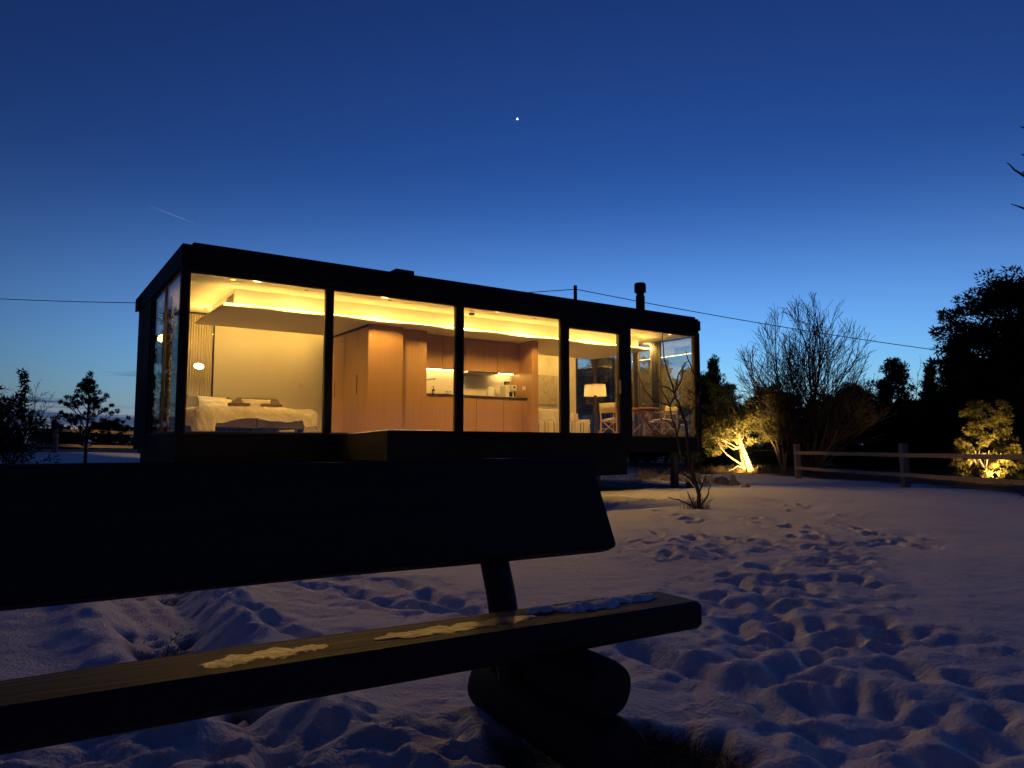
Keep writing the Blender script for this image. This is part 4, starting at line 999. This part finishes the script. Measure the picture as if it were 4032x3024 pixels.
# ------------------------------------------------------------------ young pine by the left end of the house
r = np.random.default_rng(5)
yp = thing('young_pine', 'small open young pine with tufted twigs standing in snow before the fence', 'tree', depth_loc(345, 18.0), 0.0)
T = Tubes(); B = Tubes(); cen = []; rad = []
tp, _ = wander((0,0,-0.05), (0.015,0,1), 2.25, 8, 0.015, r); T.add(tp, np.linspace(0.045, 0.012, 9), 7)
for w_, (h, L_, n) in enumerate(((0.50,0.98,7),(0.70,0.98,7),(0.92,0.86,6),(1.16,0.72,6),(1.42,0.52,5),(1.66,0.38,5),(1.88,0.26,4),(2.06,0.16,4))):
    i = h/2.25*8; q = tp[min(int(i),7)]+(tp[min(int(i),7)+1]-tp[min(int(i),7)])*(i-int(i))
    for k in range(n):
        a = 2*PI*k/n+w_*0.8+r.normal(0,.2)
        pts, d_ = wander(q, (math.cos(a), math.sin(a), 0.40+0.06*w_), L_*r.uniform(0.75,1.1), 5, 0.09, r, 0.05)
        B.add(pts, np.linspace(0.014,0.006,6), 4); cen.append(pts[-1]); rad.append(r.uniform(0.045,0.07))
        for j in range(2 if L_ > 0.4 else 1):
            g = r.uniform(0.45,0.9); b0 = pts[int(g*5)]
            p2, _ = wander(b0, (math.cos(a+r.choice([-.8,.8])), math.sin(a+r.choice([-.8,.8])), 0.6), L_*0.30, 3, 0.1, r, 0.05)
            B.add(p2, np.linspace(0.007,0.004,4), 3); cen.append(p2[-1]); rad.append(r.uniform(0.035,0.06))
cen += [tp[-1]+np.array([0,0,.02]), tp[-1]-np.array([0,0,.1]), tp[-1]+np.array([0.02,0,.09])]; rad += [0.08,0.09,0.06]
cv, cf = tri_cloud(cen, rad, 90, 0.024, 0.9, r, 2.2, 0.5)
T.build('trunk', M['barkdark'], yp); B.build('limbs', M['barkdark'], yp); link('crown', np_mesh('crown', cv, cf), M['needle'], yp)

# ------------------------------------------------------------------ trees
pineA = pine_parts(8.0, 0.22, 2.7, 15, 8, 0.34, 101, 70, 0.085, rounded_=True)
pineB = pine_parts(6.0, 0.10, 2.2, 14, 7, 0.28, 102, 64, 0.075, cone=0.75)
pineC = pine_parts(5.0, 0.04, 1.5, 15, 6, 0.22, 103, 60, 0.065, cone=0.85)
pineD = pine_parts(4.2, 0.02, 1.7, 12, 8, 0.26, 104, 70, 0.07, rounded_=True)
G1 = 'dark trees beyond the right fence'
def tr_(parts, px, d, htop, base_h, name, label, rz, wide=1.0, group=G1):
    # top pixel -> height at that distance
    top = EYE+(1753.7-htop)/FPX*d; loc = depth_loc(px, d); s_ = (top-loc[2])/base_h
    return place_tree(name, label, parts, loc, rz, group=group, sz=(s_*wide, s_*wide, s_))
tr_(pineA, 3960, 31.0, 1135, 8.0, 'tall_pine', 'tallest broad pine of the wood, towering behind the floodlit bush', 0.3, 1.25)
tr_(pineA, 4180, 29.0, 1180, 8.0, 'tall_pine', 'big dark pine at the frame of the wood beside the tallest pine', 1.9, 1.15)
tr_(pineB, 3790, 33.0, 1330, 6.0, 'pine_tree', 'lower pine leaning on the shoulder of the tallest pine', 2.2, 1.1)
tr_(pineB, 3560, 33.0, 1415, 6.0, 'pine_tree', 'pointed dark pine with a bare twiggy top behind it, left of the tallest pine', 0.9, 1.0)
tr_(pineC, 3475, 31.5, 1500, 5.0, 'pine_tree', 'short dark pine between the bare tree and the pointed pine', 1.1, 1.1)
tr_(pineC, 3650, 34.0, 1440, 5.0, 'pine_tree', 'slim dark pine in the gap right of the pointed pine', 2.7, 0.9)
tr_(pineD, 3380, 36.0, 1545, 4.2, 'conifer', 'round dark conifer low behind the right side of the bare tree', 0.4, 1.2)
tr_(pineD, 3290, 38.0, 1580, 4.2, 'conifer', 'round dark conifer directly behind the bare tree', 1.4, 1.2)
tr_(pineC, 3190, 37.0, 1570, 5.0, 'conifer', 'narrow dark conifer behind the stems of the bare tree', 3.4, 1.2)
tr_(pineD, 3100, 36.0, 1575, 4.2, 'conifer', 'broad dark conifer behind the left side of the bare tree', 2.4, 1.25)
tr_(pineD, 3010, 37.0, 1550, 4.2, 'conifer', 'rounded conifer behind the dim multi-stemmed juniper', 4.4, 1.1)
tr_(pineC, 2890, 33.0, 1510, 5.0, 'conifer', 'dark conifer between the floodlit juniper and the house', 5.0, 1.1)
tr_(pineC, 2825, 31.5, 1415, 5.0, 'conifer', 'thin conifer with a spindly tip just right of the house corner', 0.2, 0.8)
tr_(pineD, 2770, 32.5, 1505, 4.2, 'conifer', 'dense conifer directly behind the right corner of the house', 1.2, 1.1)
for i, (px, d, ht, P, bh, wd_, rz) in enumerate(((4010,36,1420,pineD,4.2,1.4,1.0),(3880,37,1500,pineD,4.2,1.5,2.0),(3720,38,1560,pineD,4.2,1.5,3.0),(4150,33,1500,pineC,5.0,1.4,0.5),(3600,38,1600,pineD,4.2,1.5,4.0),(3480,39,1610,pineD,4.2,1.4,5.0))):
    tr_(P, px, d, ht, bh, 'conifer', 'low dark conifer filling the wood behind the tall pines', rz, wd_)
G2 = 'trees behind the house'
for i, (px, d, ht, P, bh, wd_, lab) in enumerate(((2240,46,1520,pineC,5.0,1.0,'slim pine seen through the back window left of the lamp'),(2310,44,1455,pineB,6.0,1.0,'pointed pine seen through the back window above the lamp shade'),
        (2385,45,1418,pineA,8.0,1.1,'tallest pine seen through the back window beside the window corner'),(2450,44,1470,pineB,6.0,1.1,'broad pine seen through the end window near the corner'),(2540,43,1470,pineD,4.2,1.1,'round conifer seen through the end window'),
        (2620,42,1440,pineB,6.0,0.9,'tall conifer showing through the right front window'),(2700,40,1455,pineC,5.0,1.0,'narrow conifer showing through the last front window by the corner'))):
    tr_(P, px, d, ht, bh, 'pine_tree', lab, i*1.3, wd_, G2)
G3 = 'trees left of the house'
for i, (px, d, ht, P, bh, wd_, lab) in enumerate(((-620,25,640,pineA,8.0,1.0,'tall pine mirrored in the left glass side of the house'),(-1000,28,760,pineA,8.0,1.1,'broad pine mirrored in the rear of the left glass side'),(-1500,24,600,pineA,8.0,1.0,'tall pine off to the left of the fence'),(-420,33,1180,pineD,4.2,1.3,'low round conifer mirrored in the left glass side'),(-780,34,1100,pineD,4.2,1.5,'wide low conifer mirrored in the left glass side'))):
    tr_(P, px, d, ht, bh, 'pine_tree', lab, i*2.1, wd_, G3)
pk = tr_(pineB, -330, 15.0, 1330, 6.0, 'pine_tree', 'pine whose branch tip reaches in over the dark bush left of the fence', 0.8, 0.9, G3)
# low far wood along the left horizon
for i, (px, d, ht) in enumerate(((80,70,1690),(170,66,1700),(250,74,1688),(320,70,1680),(395,64,1672),(450,70,1665),(500,66,1675),(560,64,1668),(620,68,1665),(20,66,1680),(290,60,1705),(210,78,1700))):
    tr_((pineD, pineC)[i % 3 == 0], px, d, ht, (4.2, 5.0)[i % 3 == 0], 'far_tree', 'distant low tree on the horizon behind the left fence', i*1.7, (1.7, 1.1)[i % 3 == 0], 'far trees on the left horizon')

# bare trees
bt = depth_loc(3185, 28.0)
fan_tree('bare_tree', 'large leafless multi-stemmed tree with fan-shaped crown behind the fence post', bt, EYE+(1753.7-1150)/FPX*28.0, 2.85, 12, 'barkdark')
bare_tree('bare_tree', 'slender leafless treetop rising behind the pointed dark pine', depth_loc(3590, 38.0), 6.0, 2, 0.15, 22, r0=0.05, density=0.7, levels=3, rmin=0.006)
rt = thing('bare_tree', 'leafless tree outside the fence reaching thin twigs into the sky', 'tree', (10.6, 12.0, 0.0))
T = Tubes(); B = Tubes(); r0v = np.array([10.6, 12.0, 0.0])
T.add(wander((0,0,-0.1), (0.02,0.05,1), 7.5, 8, 0.03, np.random.default_rng(3))[0], np.linspace(0.11,0.02,9), 8)
for zb, tips in ((4.0, [(4090,730),(4032,693),(4015,682),(3993,668),(3975,648),(3964,640)]), (3.3, [(4090,835),(4032,821),(4008,812),(3980,803)]), (4.5, [(4090,635),(4032,611),(4022,607)]), (5.1, [(4100,530),(4032,503),(4018,499)]), (3.8, [(4090,700),(4032,681),(4024,676)])):
    pts = [np.array([0.05,0.1,zb])]+[at_depth(x, y, 12.0-0.1*i)-r0v for i, (x, y) in enumerate(tips)]
    B.add(pts, np.linspace(0.03,0.006,len(pts)), 5)
T.build('trunk', M['barkdark'], rt); B.build('branches', M['barkdark'], rt)
# dark shrub at the left, half bare
lbx = depth_loc(15, 14.5)
bush_l = bare_tree('dark_shrub', 'tangled dark shrub with a thin tip left of the young pine', lbx, 1.9, 12, 0.42, 41, 'shrub', 3, 0.02, None, 'barkdark', 0.6, 4, 1.3, 0.003)
r = np.random.default_rng(43)
cen = [np.array([r.normal(0,.33)*(1.25-z_/2.2), r.normal(0,.33)*(1.25-z_/2.2), z_]) for z_ in r.uniform(0.05,1.45,110)]+[np.array([0.35+r.normal(0,.04), r.normal(0,.04), z_]) for z_ in np.linspace(1.1,2.0,14)]
cv, cf = tri_cloud(cen, [0.13]*110+[0.06]*14, 36, 0.04, 0.9, r, 2.0, 0.3)
link('foliage', np_mesh('foliage', cv, cf), M['needle'], bush_l)

# ------------------------------------------------------------------ floodlit juniper and its neighbours
jd = 27.0
jb = depth_loc(2945, jd); jroot = thing('leaning_juniper', 'floodlit juniper with pale leaning trunks and spreading twisted limbs', 'tree', jb)
def jp(px, py, dd=0.0):
    p_ = at_depth(px, py, jd+dd); return p_-np.array(jb)
T = Tubes(); B = Tubes()
T.add([jp(2955,1855), jp(2940,1810), jp(2922,1765), jp(2906,1715), jp(2896,1675), jp(2893,1640)], [0.13,0.105,0.095,0.085,0.06,0.03], 9)
T.add([jp(2932,1850,.15), jp(2922,1800,.15), jp(2914,1760,.1), jp(2895,1735,.1), jp(2868,1718,.15), jp(2840,1705,.2)], [0.075,0.07,0.06,0.05,0.035,0.02], 8)
limbs = [[(2918,1757),(2900,1762),(2880,1750),(2862,1742),(2835,1738)], [(2915,1762),(2890,1770),(2865,1755),(2845,1755)], [(2905,1712),(2885,1695),(2862,1690),(2840,1680)],
         [(2896,1672),(2880,1655),(2862,1640)], [(2900,1690),(2912,1660),(2930,1640)], [(2912,1740),(2925,1725),(2932,1705)], [(2920,1830),(2890,1810),(2862,1790),(2840,1765),(2828,1745)],
         [(2925,1842),(2905,1835),(2885,1848),(2870,1852)], [(2893,1640),(2890,1615),(2880,1590)], [(2862,1742),(2850,1730),(2830,1722),(2805,1725)]]
r = np.random.default_rng(55); cen = []; rad = []
for k, lm in enumerate(limbs):
    pts = np.array([jp(x, y, 0.35*math.sin(k*1.9)*i/len(lm)) for i, (x, y) in enumerate(lm)]); B.add(pts, np.linspace(0.04,0.012,len(pts)), 6)
    if k in (6, 7): continue
    for j in range(5):
        p2, _ = wander(pts[-1-(j % 2)], r.normal(size=3)+np.array([-0.6,0,0.3]), 0.45, 4, 0.2, r); B.add(p2, np.linspace(0.012,0.004,5), 4)
        cen.append(p2[-1]); rad.append(0.2)
for k in range(85):
    px = r.normal(2862, 42); py = r.normal(1660-0.25*(px-2862)*0.2, 38); cen.append(jp(px, min(py, 1708), r.normal(0,0.45))); rad.append(r.uniform(0.10,0.24))
for k in range(50):
    cen.append(jp(r.normal(2805, 28), r.normal(1690, 50), r.normal(0.2,0.4))); rad.append(r.uniform(0.12,0.24))
for k in range(40):
    cen.append(jp(r.normal(2925, 22), r.normal(1635, 20), r.normal(0,0.3))); rad.append(r.uniform(0.10,0.2))
cv, cf = tri_cloud(cen, rad, 80, 0.038, 0.6, r, 2.2, 0.2)
T.build('trunk', M['barkpale'], jroot); B.build('limbs', M['barkpale'], jroot); link('foliage', np_mesh('foliage', cv, cf), M['juniper'], jroot)
# dim neighbour
jd2 = 28.5; jb2 = depth_loc(3080, jd2); j2 = thing('juniper', 'dim juniper on several thin upright stems beside the floodlit one', 'tree', jb2)
def jq(px, py, dd=0.0): return at_depth(px, py, jd2+dd)-np.array(jb2)
T = Tubes(); cen = []; rad = []
for pts_ in ([(3090,1865),(3085,1800),(3078,1730),(3070,1680),(3060,1640)], [(3080,1865),(3068,1790),(3052,1720),(3035,1680)], [(3085,1860),(3050,1760),(3015,1700),(2975,1690)], [(3086,1862),(3100,1760),(3098,1690)]):
    T.add([jq(x,y,0.1*i) for i,(x,y) in enumerate(pts_)], np.linspace(0.055,0.015,len(pts_)), 6)
for k in range(130):
    cen.append(jq(r.normal(3040,42), min(r.normal(1640,48),1735), r.normal(0,0.5))); rad.append(r.uniform(0.10,0.25))
cv, cf = tri_cloud(cen, rad, 70, 0.04, 0.6, r, 2.2, 0.2)
T.build('trunk', M['barkpale'], j2); link('foliage', np_mesh('foliage', cv, cf), M['juniper'], j2)
# floodlit bush behind the rails
bd = 21.5; bb = depth_loc(3875, bd); bu = thing('lit_bush', 'bushy evergreen glowing yellow in a floodlight behind the fence rails', 'bush', bb)
def bq(px, py, dd=0.0): return at_depth(px, py, bd+dd)-np.array(bb)
T = Tubes(); cen = []; rad = []
for k in range(9):
    a = r.uniform(0,6.28); p0 = np.array([0.12*math.cos(a),0.12*math.sin(a),0]); pts, _ = wander(p0, (0.35*math.cos(a),0.35*math.sin(a),1), 0.9, 6, 0.1, r); T.add(pts, np.linspace(0.03,0.01,7), 5)
for k in range(230):
    py = 1880-r.uniform(0,1)**1.25*300; wd_ = 150*(1-((1880-py)/330))**0.5+6
    px = 3885+r.uniform(-1,1)*wd_ if py > 1715 else (3872+r.uniform(-1,1)*wd_*0.7 if r.uniform() < .4 else (3835+r.normal(0,14) if r.uniform() < .55 else 3945+r.normal(0,16)))
    cen.append(bq(px, py, r.uniform(-1,1)*wd_/FPX*bd*0.8)); rad.append(r.uniform(0.06,0.15))
cv, cf = tri_cloud(cen, rad, 85, 0.030, 0.8, r, 1.9, 0.25)
T.build('stems', M['barkpale'], bu); link('foliage', np_mesh('foliage', cv, cf), M['bush'], bu)

# ------------------------------------------------------------------ garden spotlights (lit lamps)
def spotlight(label, loc, target, power, size, spread=1.3):
    s_ = thing('garden_spotlight', label, 'spotlight', loc)
    MB().tube([(0,0,-0.1),(0,0,0.12)], 0.012, 6).build('spike', M['black'], s_)
    d_ = Vector(target)-Vector(loc)-Vector((0,0,0.16)); d_.normalize()
    c_ = Vector((0,0,0.16))
    MB().tube([c_-d_*0.10, c_-d_*0.06, c_+d_*0.04], [0.03,0.055,0.06], 14).build('housing', M['black'], s_)
    gl_ = MB().tube([c_+d_*0.041, c_+d_*0.043], 0.05, 14).build('lens', emit('spot_lens', WARM, 12), s_)
    ld = bpy.data.lights.new('spotlight_lamp', 'SPOT'); ld.energy = power; ld.color = (1.0,0.60,0.20); ld.spot_size = spread; ld.spot_blend = 0.7; ld.shadow_soft_size = size
    lo = bpy.data.objects.new('spotlight_lamp', ld); C.objects.link(lo); lo.parent = s_
    lo.location = c_+d_*0.07; lo.rotation_euler = d_.to_track_quat('-Z','Y').to_euler()
    return s_
jl = depth_loc(2985, jd-1.5)
spotlight('small black garden spotlight at the foot of the leaning juniper', (jl[0], jl[1], 0.0), tuple(np.array(jb)+jp(2912,1765)), 1900, 0.05, 1.5)
bl_ = depth_loc(3905, bd-1.25)
spotlight('small black garden spotlight in front of the glowing bush', (bl_[0], bl_[1], 0.0), tuple(np.array(bb)+bq(3870,1790)), 650, 0.05, 1.7)

# ------------------------------------------------------------------ fences
def fence(label, posts_, rails, group, pw=0.08, start=0.0):
    fx = thing('rail_fence', label, 'fence', (0,0,0))
    P = [np.array(p_, float) for p_ in posts_]
    for p_ in P:
        o = MB().box(-pw,pw,-pw,pw,-0.2,1.05).build('post', M['post'], fx, 0.012, 1); o.location = tuple(p_)
        dd = P[1]-P[0]; o.rotation_euler = (rng.normal(0,.02), rng.normal(0,.02), math.atan2(dd[1], dd[0]))
    for a, b_ in zip(P[:-1], P[1:]):
        for z0, z1 in rails:
            d_ = b_-a; ln = math.hypot(d_[0], d_[1]); an = math.atan2(d_[1], d_[0]); nrm = np.array([d_[1], -d_[0], 0])/ln
            if nrm[1] > 0: nrm = -nrm
            off = nrm*(pw+0.022)
            n = 16; vs = []; fs = []
            for i in range(n+1):
                q = a+d_*i/n+off; s_ = 0.004*math.sin(i*0.9+ln+z0*7)
                for (u_, zz) in ((-.02,z0),(.02,z0),(.02,z1),(-.02,z1)):
                    vs.append((q[0]+nrm[0]*u_, q[1]+nrm[1]*u_, q[2]+zz+s_))
            for i in range(n):
                for k in range(4): fs.append((i*4+k, i*4+(k+1)%4, i*4+4+(k+1)%4, i*4+4+k))
            fs += [(3,2,1,0), (n*4,n*4+1,n*4+2,n*4+3)]
            MB().add(vs, fs).build('rail', M['fence'], fx)
    return fx
fp = [on_ground(3144,1880), on_ground(3567,1918)]
d_ = (fp[1]-fp[0]); fp.append(fp[1]+d_); fp.append(fp[1]+2*d_)
fence('low timber post-and-rail fence right of the path before the floodlit bush', fp, ((0.25,0.34),(0.72,0.82)), 'fences')
def lp(px, d, z): x = (px-2016)/FPX*d; return np.array([x, d, z])
lfp = [lp(-330, 23.6, 0.74), lp(222, 24.9, 0.72), lp(640, 28.6, 0.62)]
fence('timber post-and-rail fence behind the young pine, its rails catching warm light', lfp, ((0.23,0.33),(0.76,0.87)), 'fences')

# ------------------------------------------------------------------ thin bare sapling in the snow before the house
sd = on_ground(2748, 2004); SD = sd[1]
sp = thing('thorny_sapling', 'leafless thorny sapling with dry grass at its foot in front of the house', 'shrub', tuple(sd))
k3 = lambda x, y: (2080+x*.48222, 1100+y*.48222)
stems_ = [
 [(2756,2006),(2750,1960),(2746,1927),(2741,1900),k3(1320,1560),k3(1310,1400),k3(1290,1200),k3(1240,1050),k3(1195,930),k3(1140,760),k3(1110,640),k3(1095,440)],
 [k3(1195,925),k3(1250,830),k3(1272,710),k3(1288,675)], [k3(1200,900),k3(1228,780),k3(1278,690)], [k3(1190,925),k3(1150,885),k3(1092,870),k3(1060,810),k3(1042,690)],
 [(2748,1927),(2730,1899),(2692,1864),k3(1250,1450),k3(1215,1270),k3(1165,1100),k3(1158,1030),k3(1100,920),k3(1060,850)],
 [k3(1158,1030),k3(1040,1000),k3(960,920),k3(890,755)], [k3(1158,1020),k3(1190,975),k3(1215,940)], [k3(1215,1270),k3(1250,1140),k3(1320,1080),k3(1392,1020)],
 [(2738,1890),k3(1340,1560),k3(1345,1500),k3(1385,1400),k3(1392,1250),k3(1390,1100),k3(1398,950),k3(1410,850)], [k3(1395,990),k3(1340,930),k3(1285,885)], [k3(1392,1000),k3(1360,985),k3(1305,975)],
 [k3(1390,825),k3(1335,735),k3(1290,600)], [k3(1180,1290),k3(1120,1270),k3(1050,1275),k3(985,1190),k3(915,1090)], [k3(1200,1220),k3(1160,1170),k3(1080,1140)], [k3(1240,1050),k3(1210,1030),k3(1150,1045)],
 [(2750,1950),(2775,1880),(2800,1840)], [(2756,1995),(2790,1940),(2797,1905)], [(2735,2000),(2715,1960),(2706,1935)], [(2725,1995),(2690,1975),(2650,1965),(2630,1955)]]
T = Tubes(); r = np.random.default_rng(61)
for k, st in enumerate(stems_):
    o_ = 0.35*math.sin(k*2.1) if k else 0
    pts = []
    for i, (x, y) in enumerate(st): pts.append(at_depth(x, y, SD+o_*i/len(st))-sd)
    pts = np.array(pts); fine_ = [pts[0]]
    for a, b_ in zip(pts[:-1], pts[1:]):
        for t_ in (0.33,0.66,1.0): fine_.append(a+(b_-a)*t_+r.normal(size=3)*0.006)
    big = k in (0,4,8)
    r0_ = 0.036 if k == 0 else 0.022 if big else 0.014
    T.add(fine_, np.linspace(r0_, 0.0075, len(fine_)), 6)
    for j in range(len(fine_)*1):
        if r.uniform() < 0.75:
            q = fine_[int(r.integers(1, len(fine_)))]
            if q[2] < 0.4: continue
            d2 = r.normal(size=3); d2[1] *= 0.5; d2[2] = abs(d2[2])*0.5; d2 /= np.linalg.norm(d2)
            T.add([q, q+d2*r.uniform(0.03,0.09)], [0.006,0.002], 3)
T.build('stem', M['barkdark'], sp)
def grass_blades(centers, n, h, spread, seed):
    r = np.random.default_rng(seed); V = []
    for c in centers:
        for k in range(n):
            b0 = np.array(c)+np.array([r.normal(0,spread), r.normal(0,spread), -0.03]); ln = h*r.uniform(0.4,1.15); d2 = np.array([r.normal(0,.3), r.normal(0,.3), 1.0]); d2 /= np.linalg.norm(d2)
            s_ = np.cross(d2, r.normal(size=3)); s_ /= np.linalg.norm(s_); w_ = 0.004
            m_ = b0+d2*ln*0.6; tip = b0+d2*ln+np.array([d2[0],d2[1],-0.3])*ln*0.35
            V += [b0-s_*w_, b0+s_*w_, m_, m_-s_*w_*0.8, m_+s_*w_*0.8, tip]
    return np.array(V), np.arange(len(V)).reshape(-1,3)
v, f = grass_blades([np.zeros(3), np.array([-.10,0,0]), np.array([.08,.03,0])], 60, 0.30, 0.06, 5)
link('grass_tuft', np_mesh('grass_tuft', v, f), M['grass'], sp)
# dry grass elsewhere: too many blades to count
gc = []; r = np.random.default_rng(71)
for k in range(70):
    p_ = hw(r.uniform(11.2,14.2), r.uniform(2.0,5.5)); gc.append((p_[0],p_[1],gz(p_[0],p_[1])-0.05))
for k in range(40):
    p_ = depth_loc(r.uniform(2780,3130), r.uniform(26.5,29.5)); gc.append((p_[0],p_[1],0))
v1, f1 = grass_blades(gc, 26, 0.34, 0.12, 6)
gc = []
for k in range(26):
    p_ = on_ground(r.normal(2630,75), r.normal(2930,60)); gc.append((p_[0],p_[1],-0.06))
v2, f2 = grass_blades(gc, 60, 0.07, 0.05, 7)
gc = []
for (x, y) in ((600,640),(560,655),(660,650),(480,780),(520,790),(600,730),(640,740),(860,760),(820,770),(560,690),(700,600),(480,700),(780,830),(640,810),(700,850)):
    p_ = c8(x, y); gc.append((p_[0],p_[1],-0.09))
v3, f3 = grass_blades(gc, 26, 0.08, 0.07, 8)
vv = np.vstack([v1,v2,v3]); ff = np.vstack([f1, f2+len(v1), f3+len(v1)+len(v2)])
go = link('dry_grass', np_mesh('dry_grass', vv, ff), M['grass']); tag(go, 'dry brown grass poking through thin snow', 'grass', kind='stuff')

# ------------------------------------------------------------------ field stones under the right end of the house
def rock_mesh(seed):
    r = np.random.default_rng(seed); bm = bmesh.new(); bmesh.ops.create_icosphere(bm, subdivisions=2, radius=1.0)
    ph = r.uniform(0,6.28,6)
    for v in bm.verts:
        c = v.co; k = 1+0.16*math.sin(2.3*c.x+ph[0])+0.14*math.sin(2.9*c.y+ph[1])+0.12*math.sin(3.3*c.z+ph[2])+0.06*math.sin(6*c.x+5*c.y+ph[3]); v.co = c*k
    me = bpy.data.meshes.new('rock'); bm.to_mesh(me); bm.free(); me.materials.append(M['rock'])
    me.polygons.foreach_set('use_smooth', np.ones(len(me.polygons), bool)); return me
rocks = [rock_mesh(200+i) for i in range(6)]; r = np.random.default_rng(77)
rp = []
for k in range(64):
    px = 2510+r.uniform(0,1)*440; py = 1866+0.105*(px-2510)+r.normal(0,10)
    rp.append((px, py, r.uniform(0.07,0.17)))
for k, (px, py, s_) in enumerate(rp):
    p_ = on_ground(px, py); o = bpy.data.objects.new('field_stone', rocks[k % 6]); C.objects.link(o)
    o.location = (p_[0], p_[1], -0.04+s_*0.3); o.rotation_euler = (r.uniform(0,6),r.uniform(0,6),r.uniform(0,6)); o.scale = (s_, s_*r.uniform(0.7,1.1), s_*r.uniform(0.55,0.8))
    tag(o, 'grey field stone in the heap under the right end of the house', 'stone', 'field stones under the house')

# ------------------------------------------------------------------ utility pole and cable behind the house
pd = 37.0; pp = depth_loc(2269, pd); ptop = EYE+(1753.7-1117)/FPX*pd
up = thing('utility_pole', 'thin dark wooden utility pole rising behind the flat roof', 'pole', pp)
MB().tube([(0,0,-0.3),(0,0,ptop-pp[2])], [0.13,0.095], 10).build('shaft', M['barkdark'], up)
MB().tube([(-0.02,-0.11,ptop-pp[2]-0.30),(-0.02,-0.11,ptop-pp[2]-0.22)], 0.03, 8).build('insulator', M['black'], up)
def cable(label, a, b_, sag):
    n = 40; pts = [np.array(a)+(np.array(b_)-np.array(a))*t_-np.array([0,0,4*sag*t_*(1-t_)]) for t_ in np.linspace(0,1,n)]
    T = Tubes(); T.add(pts, 0.022, 5)
    return tag(link('power_cable', T.mesh('power_cable'), M['cable']), label, 'cable')
a0 = at_depth(2268, 1139, pd-0.1)
cable('thin black cable from the utility pole to the trees on the right', a0, at_depth(4300, 1452, 42), 0.35)
cable('thin black cable running from the left behind the house to the utility pole', at_depth(-500, 1146, 43), a0, 0.75)
# twig lying on the snow at the right
tw = thing('fallen_branch', 'bare branch hanging low over the snow by the fence', 'branch', tuple(on_ground(4060,1975)))
T = Tubes(); q0 = on_ground(4060,1975); b_pts = [at_depth(x, y, q0[1])-q0 for x, y in ((4080,1990),(4040,1958),(4020,1945),(3990,1922),(3965,1912),(3930,1910))]
T.add(b_pts, [0.012,0.011,0.010,0.008,0.006,0.003], 5)
T.add([at_depth(x, y, q0[1]+.1)-q0 for x, y in ((4032,1950),(4018,1960),(4012,1972))], [0.006,0.005,0.003], 4); T.add([at_depth(x, y, q0[1]-.1)-q0 for x, y in ((3990,1922),(3985,1905),(3970,1890))], [0.006,0.005,0.003], 4)
T.build('twig', M['barkdark'], tw)

# ------------------------------------------------------------------ evening star and vapour trail
sd_ = 9000.0; sp_ = at_depth(2037, 467, sd_); k = sd_/FPX*0.85
st = MB().add([(-6.5*k,-2*k,-5*k),(6.5*k,-2*k,-5*k),(0,6*k,-5*k),(0,0,6.5*k)], [(0,1,3),(1,2,3),(2,0,3),(0,2,1)]).build('evening_star', emit('starlight', (0.95,0.97,1.0), 1.6), None)
st.location = tuple(sp_); tag(st, 'single bright white evening star high in the blue sky', 'star')
k = 8000.0/FPX; cd_ = 8000.0; ca, cb = at_depth(570, 803, cd_), at_depth(775, 883, cd_)
cm_ = bpy.data.materials.new('ice_trail_glow'); cm_.use_nodes = True; nt = cm_.node_tree; L = nt.links.new; nt.nodes.remove(nt.nodes['Principled BSDF'])
em = nt.nodes.new('ShaderNodeEmission'); em.inputs[0].default_value = (0.16,0.24,0.52,1); em.inputs[1].default_value = 0.8  # emission stands in for sunlight caught by the trail
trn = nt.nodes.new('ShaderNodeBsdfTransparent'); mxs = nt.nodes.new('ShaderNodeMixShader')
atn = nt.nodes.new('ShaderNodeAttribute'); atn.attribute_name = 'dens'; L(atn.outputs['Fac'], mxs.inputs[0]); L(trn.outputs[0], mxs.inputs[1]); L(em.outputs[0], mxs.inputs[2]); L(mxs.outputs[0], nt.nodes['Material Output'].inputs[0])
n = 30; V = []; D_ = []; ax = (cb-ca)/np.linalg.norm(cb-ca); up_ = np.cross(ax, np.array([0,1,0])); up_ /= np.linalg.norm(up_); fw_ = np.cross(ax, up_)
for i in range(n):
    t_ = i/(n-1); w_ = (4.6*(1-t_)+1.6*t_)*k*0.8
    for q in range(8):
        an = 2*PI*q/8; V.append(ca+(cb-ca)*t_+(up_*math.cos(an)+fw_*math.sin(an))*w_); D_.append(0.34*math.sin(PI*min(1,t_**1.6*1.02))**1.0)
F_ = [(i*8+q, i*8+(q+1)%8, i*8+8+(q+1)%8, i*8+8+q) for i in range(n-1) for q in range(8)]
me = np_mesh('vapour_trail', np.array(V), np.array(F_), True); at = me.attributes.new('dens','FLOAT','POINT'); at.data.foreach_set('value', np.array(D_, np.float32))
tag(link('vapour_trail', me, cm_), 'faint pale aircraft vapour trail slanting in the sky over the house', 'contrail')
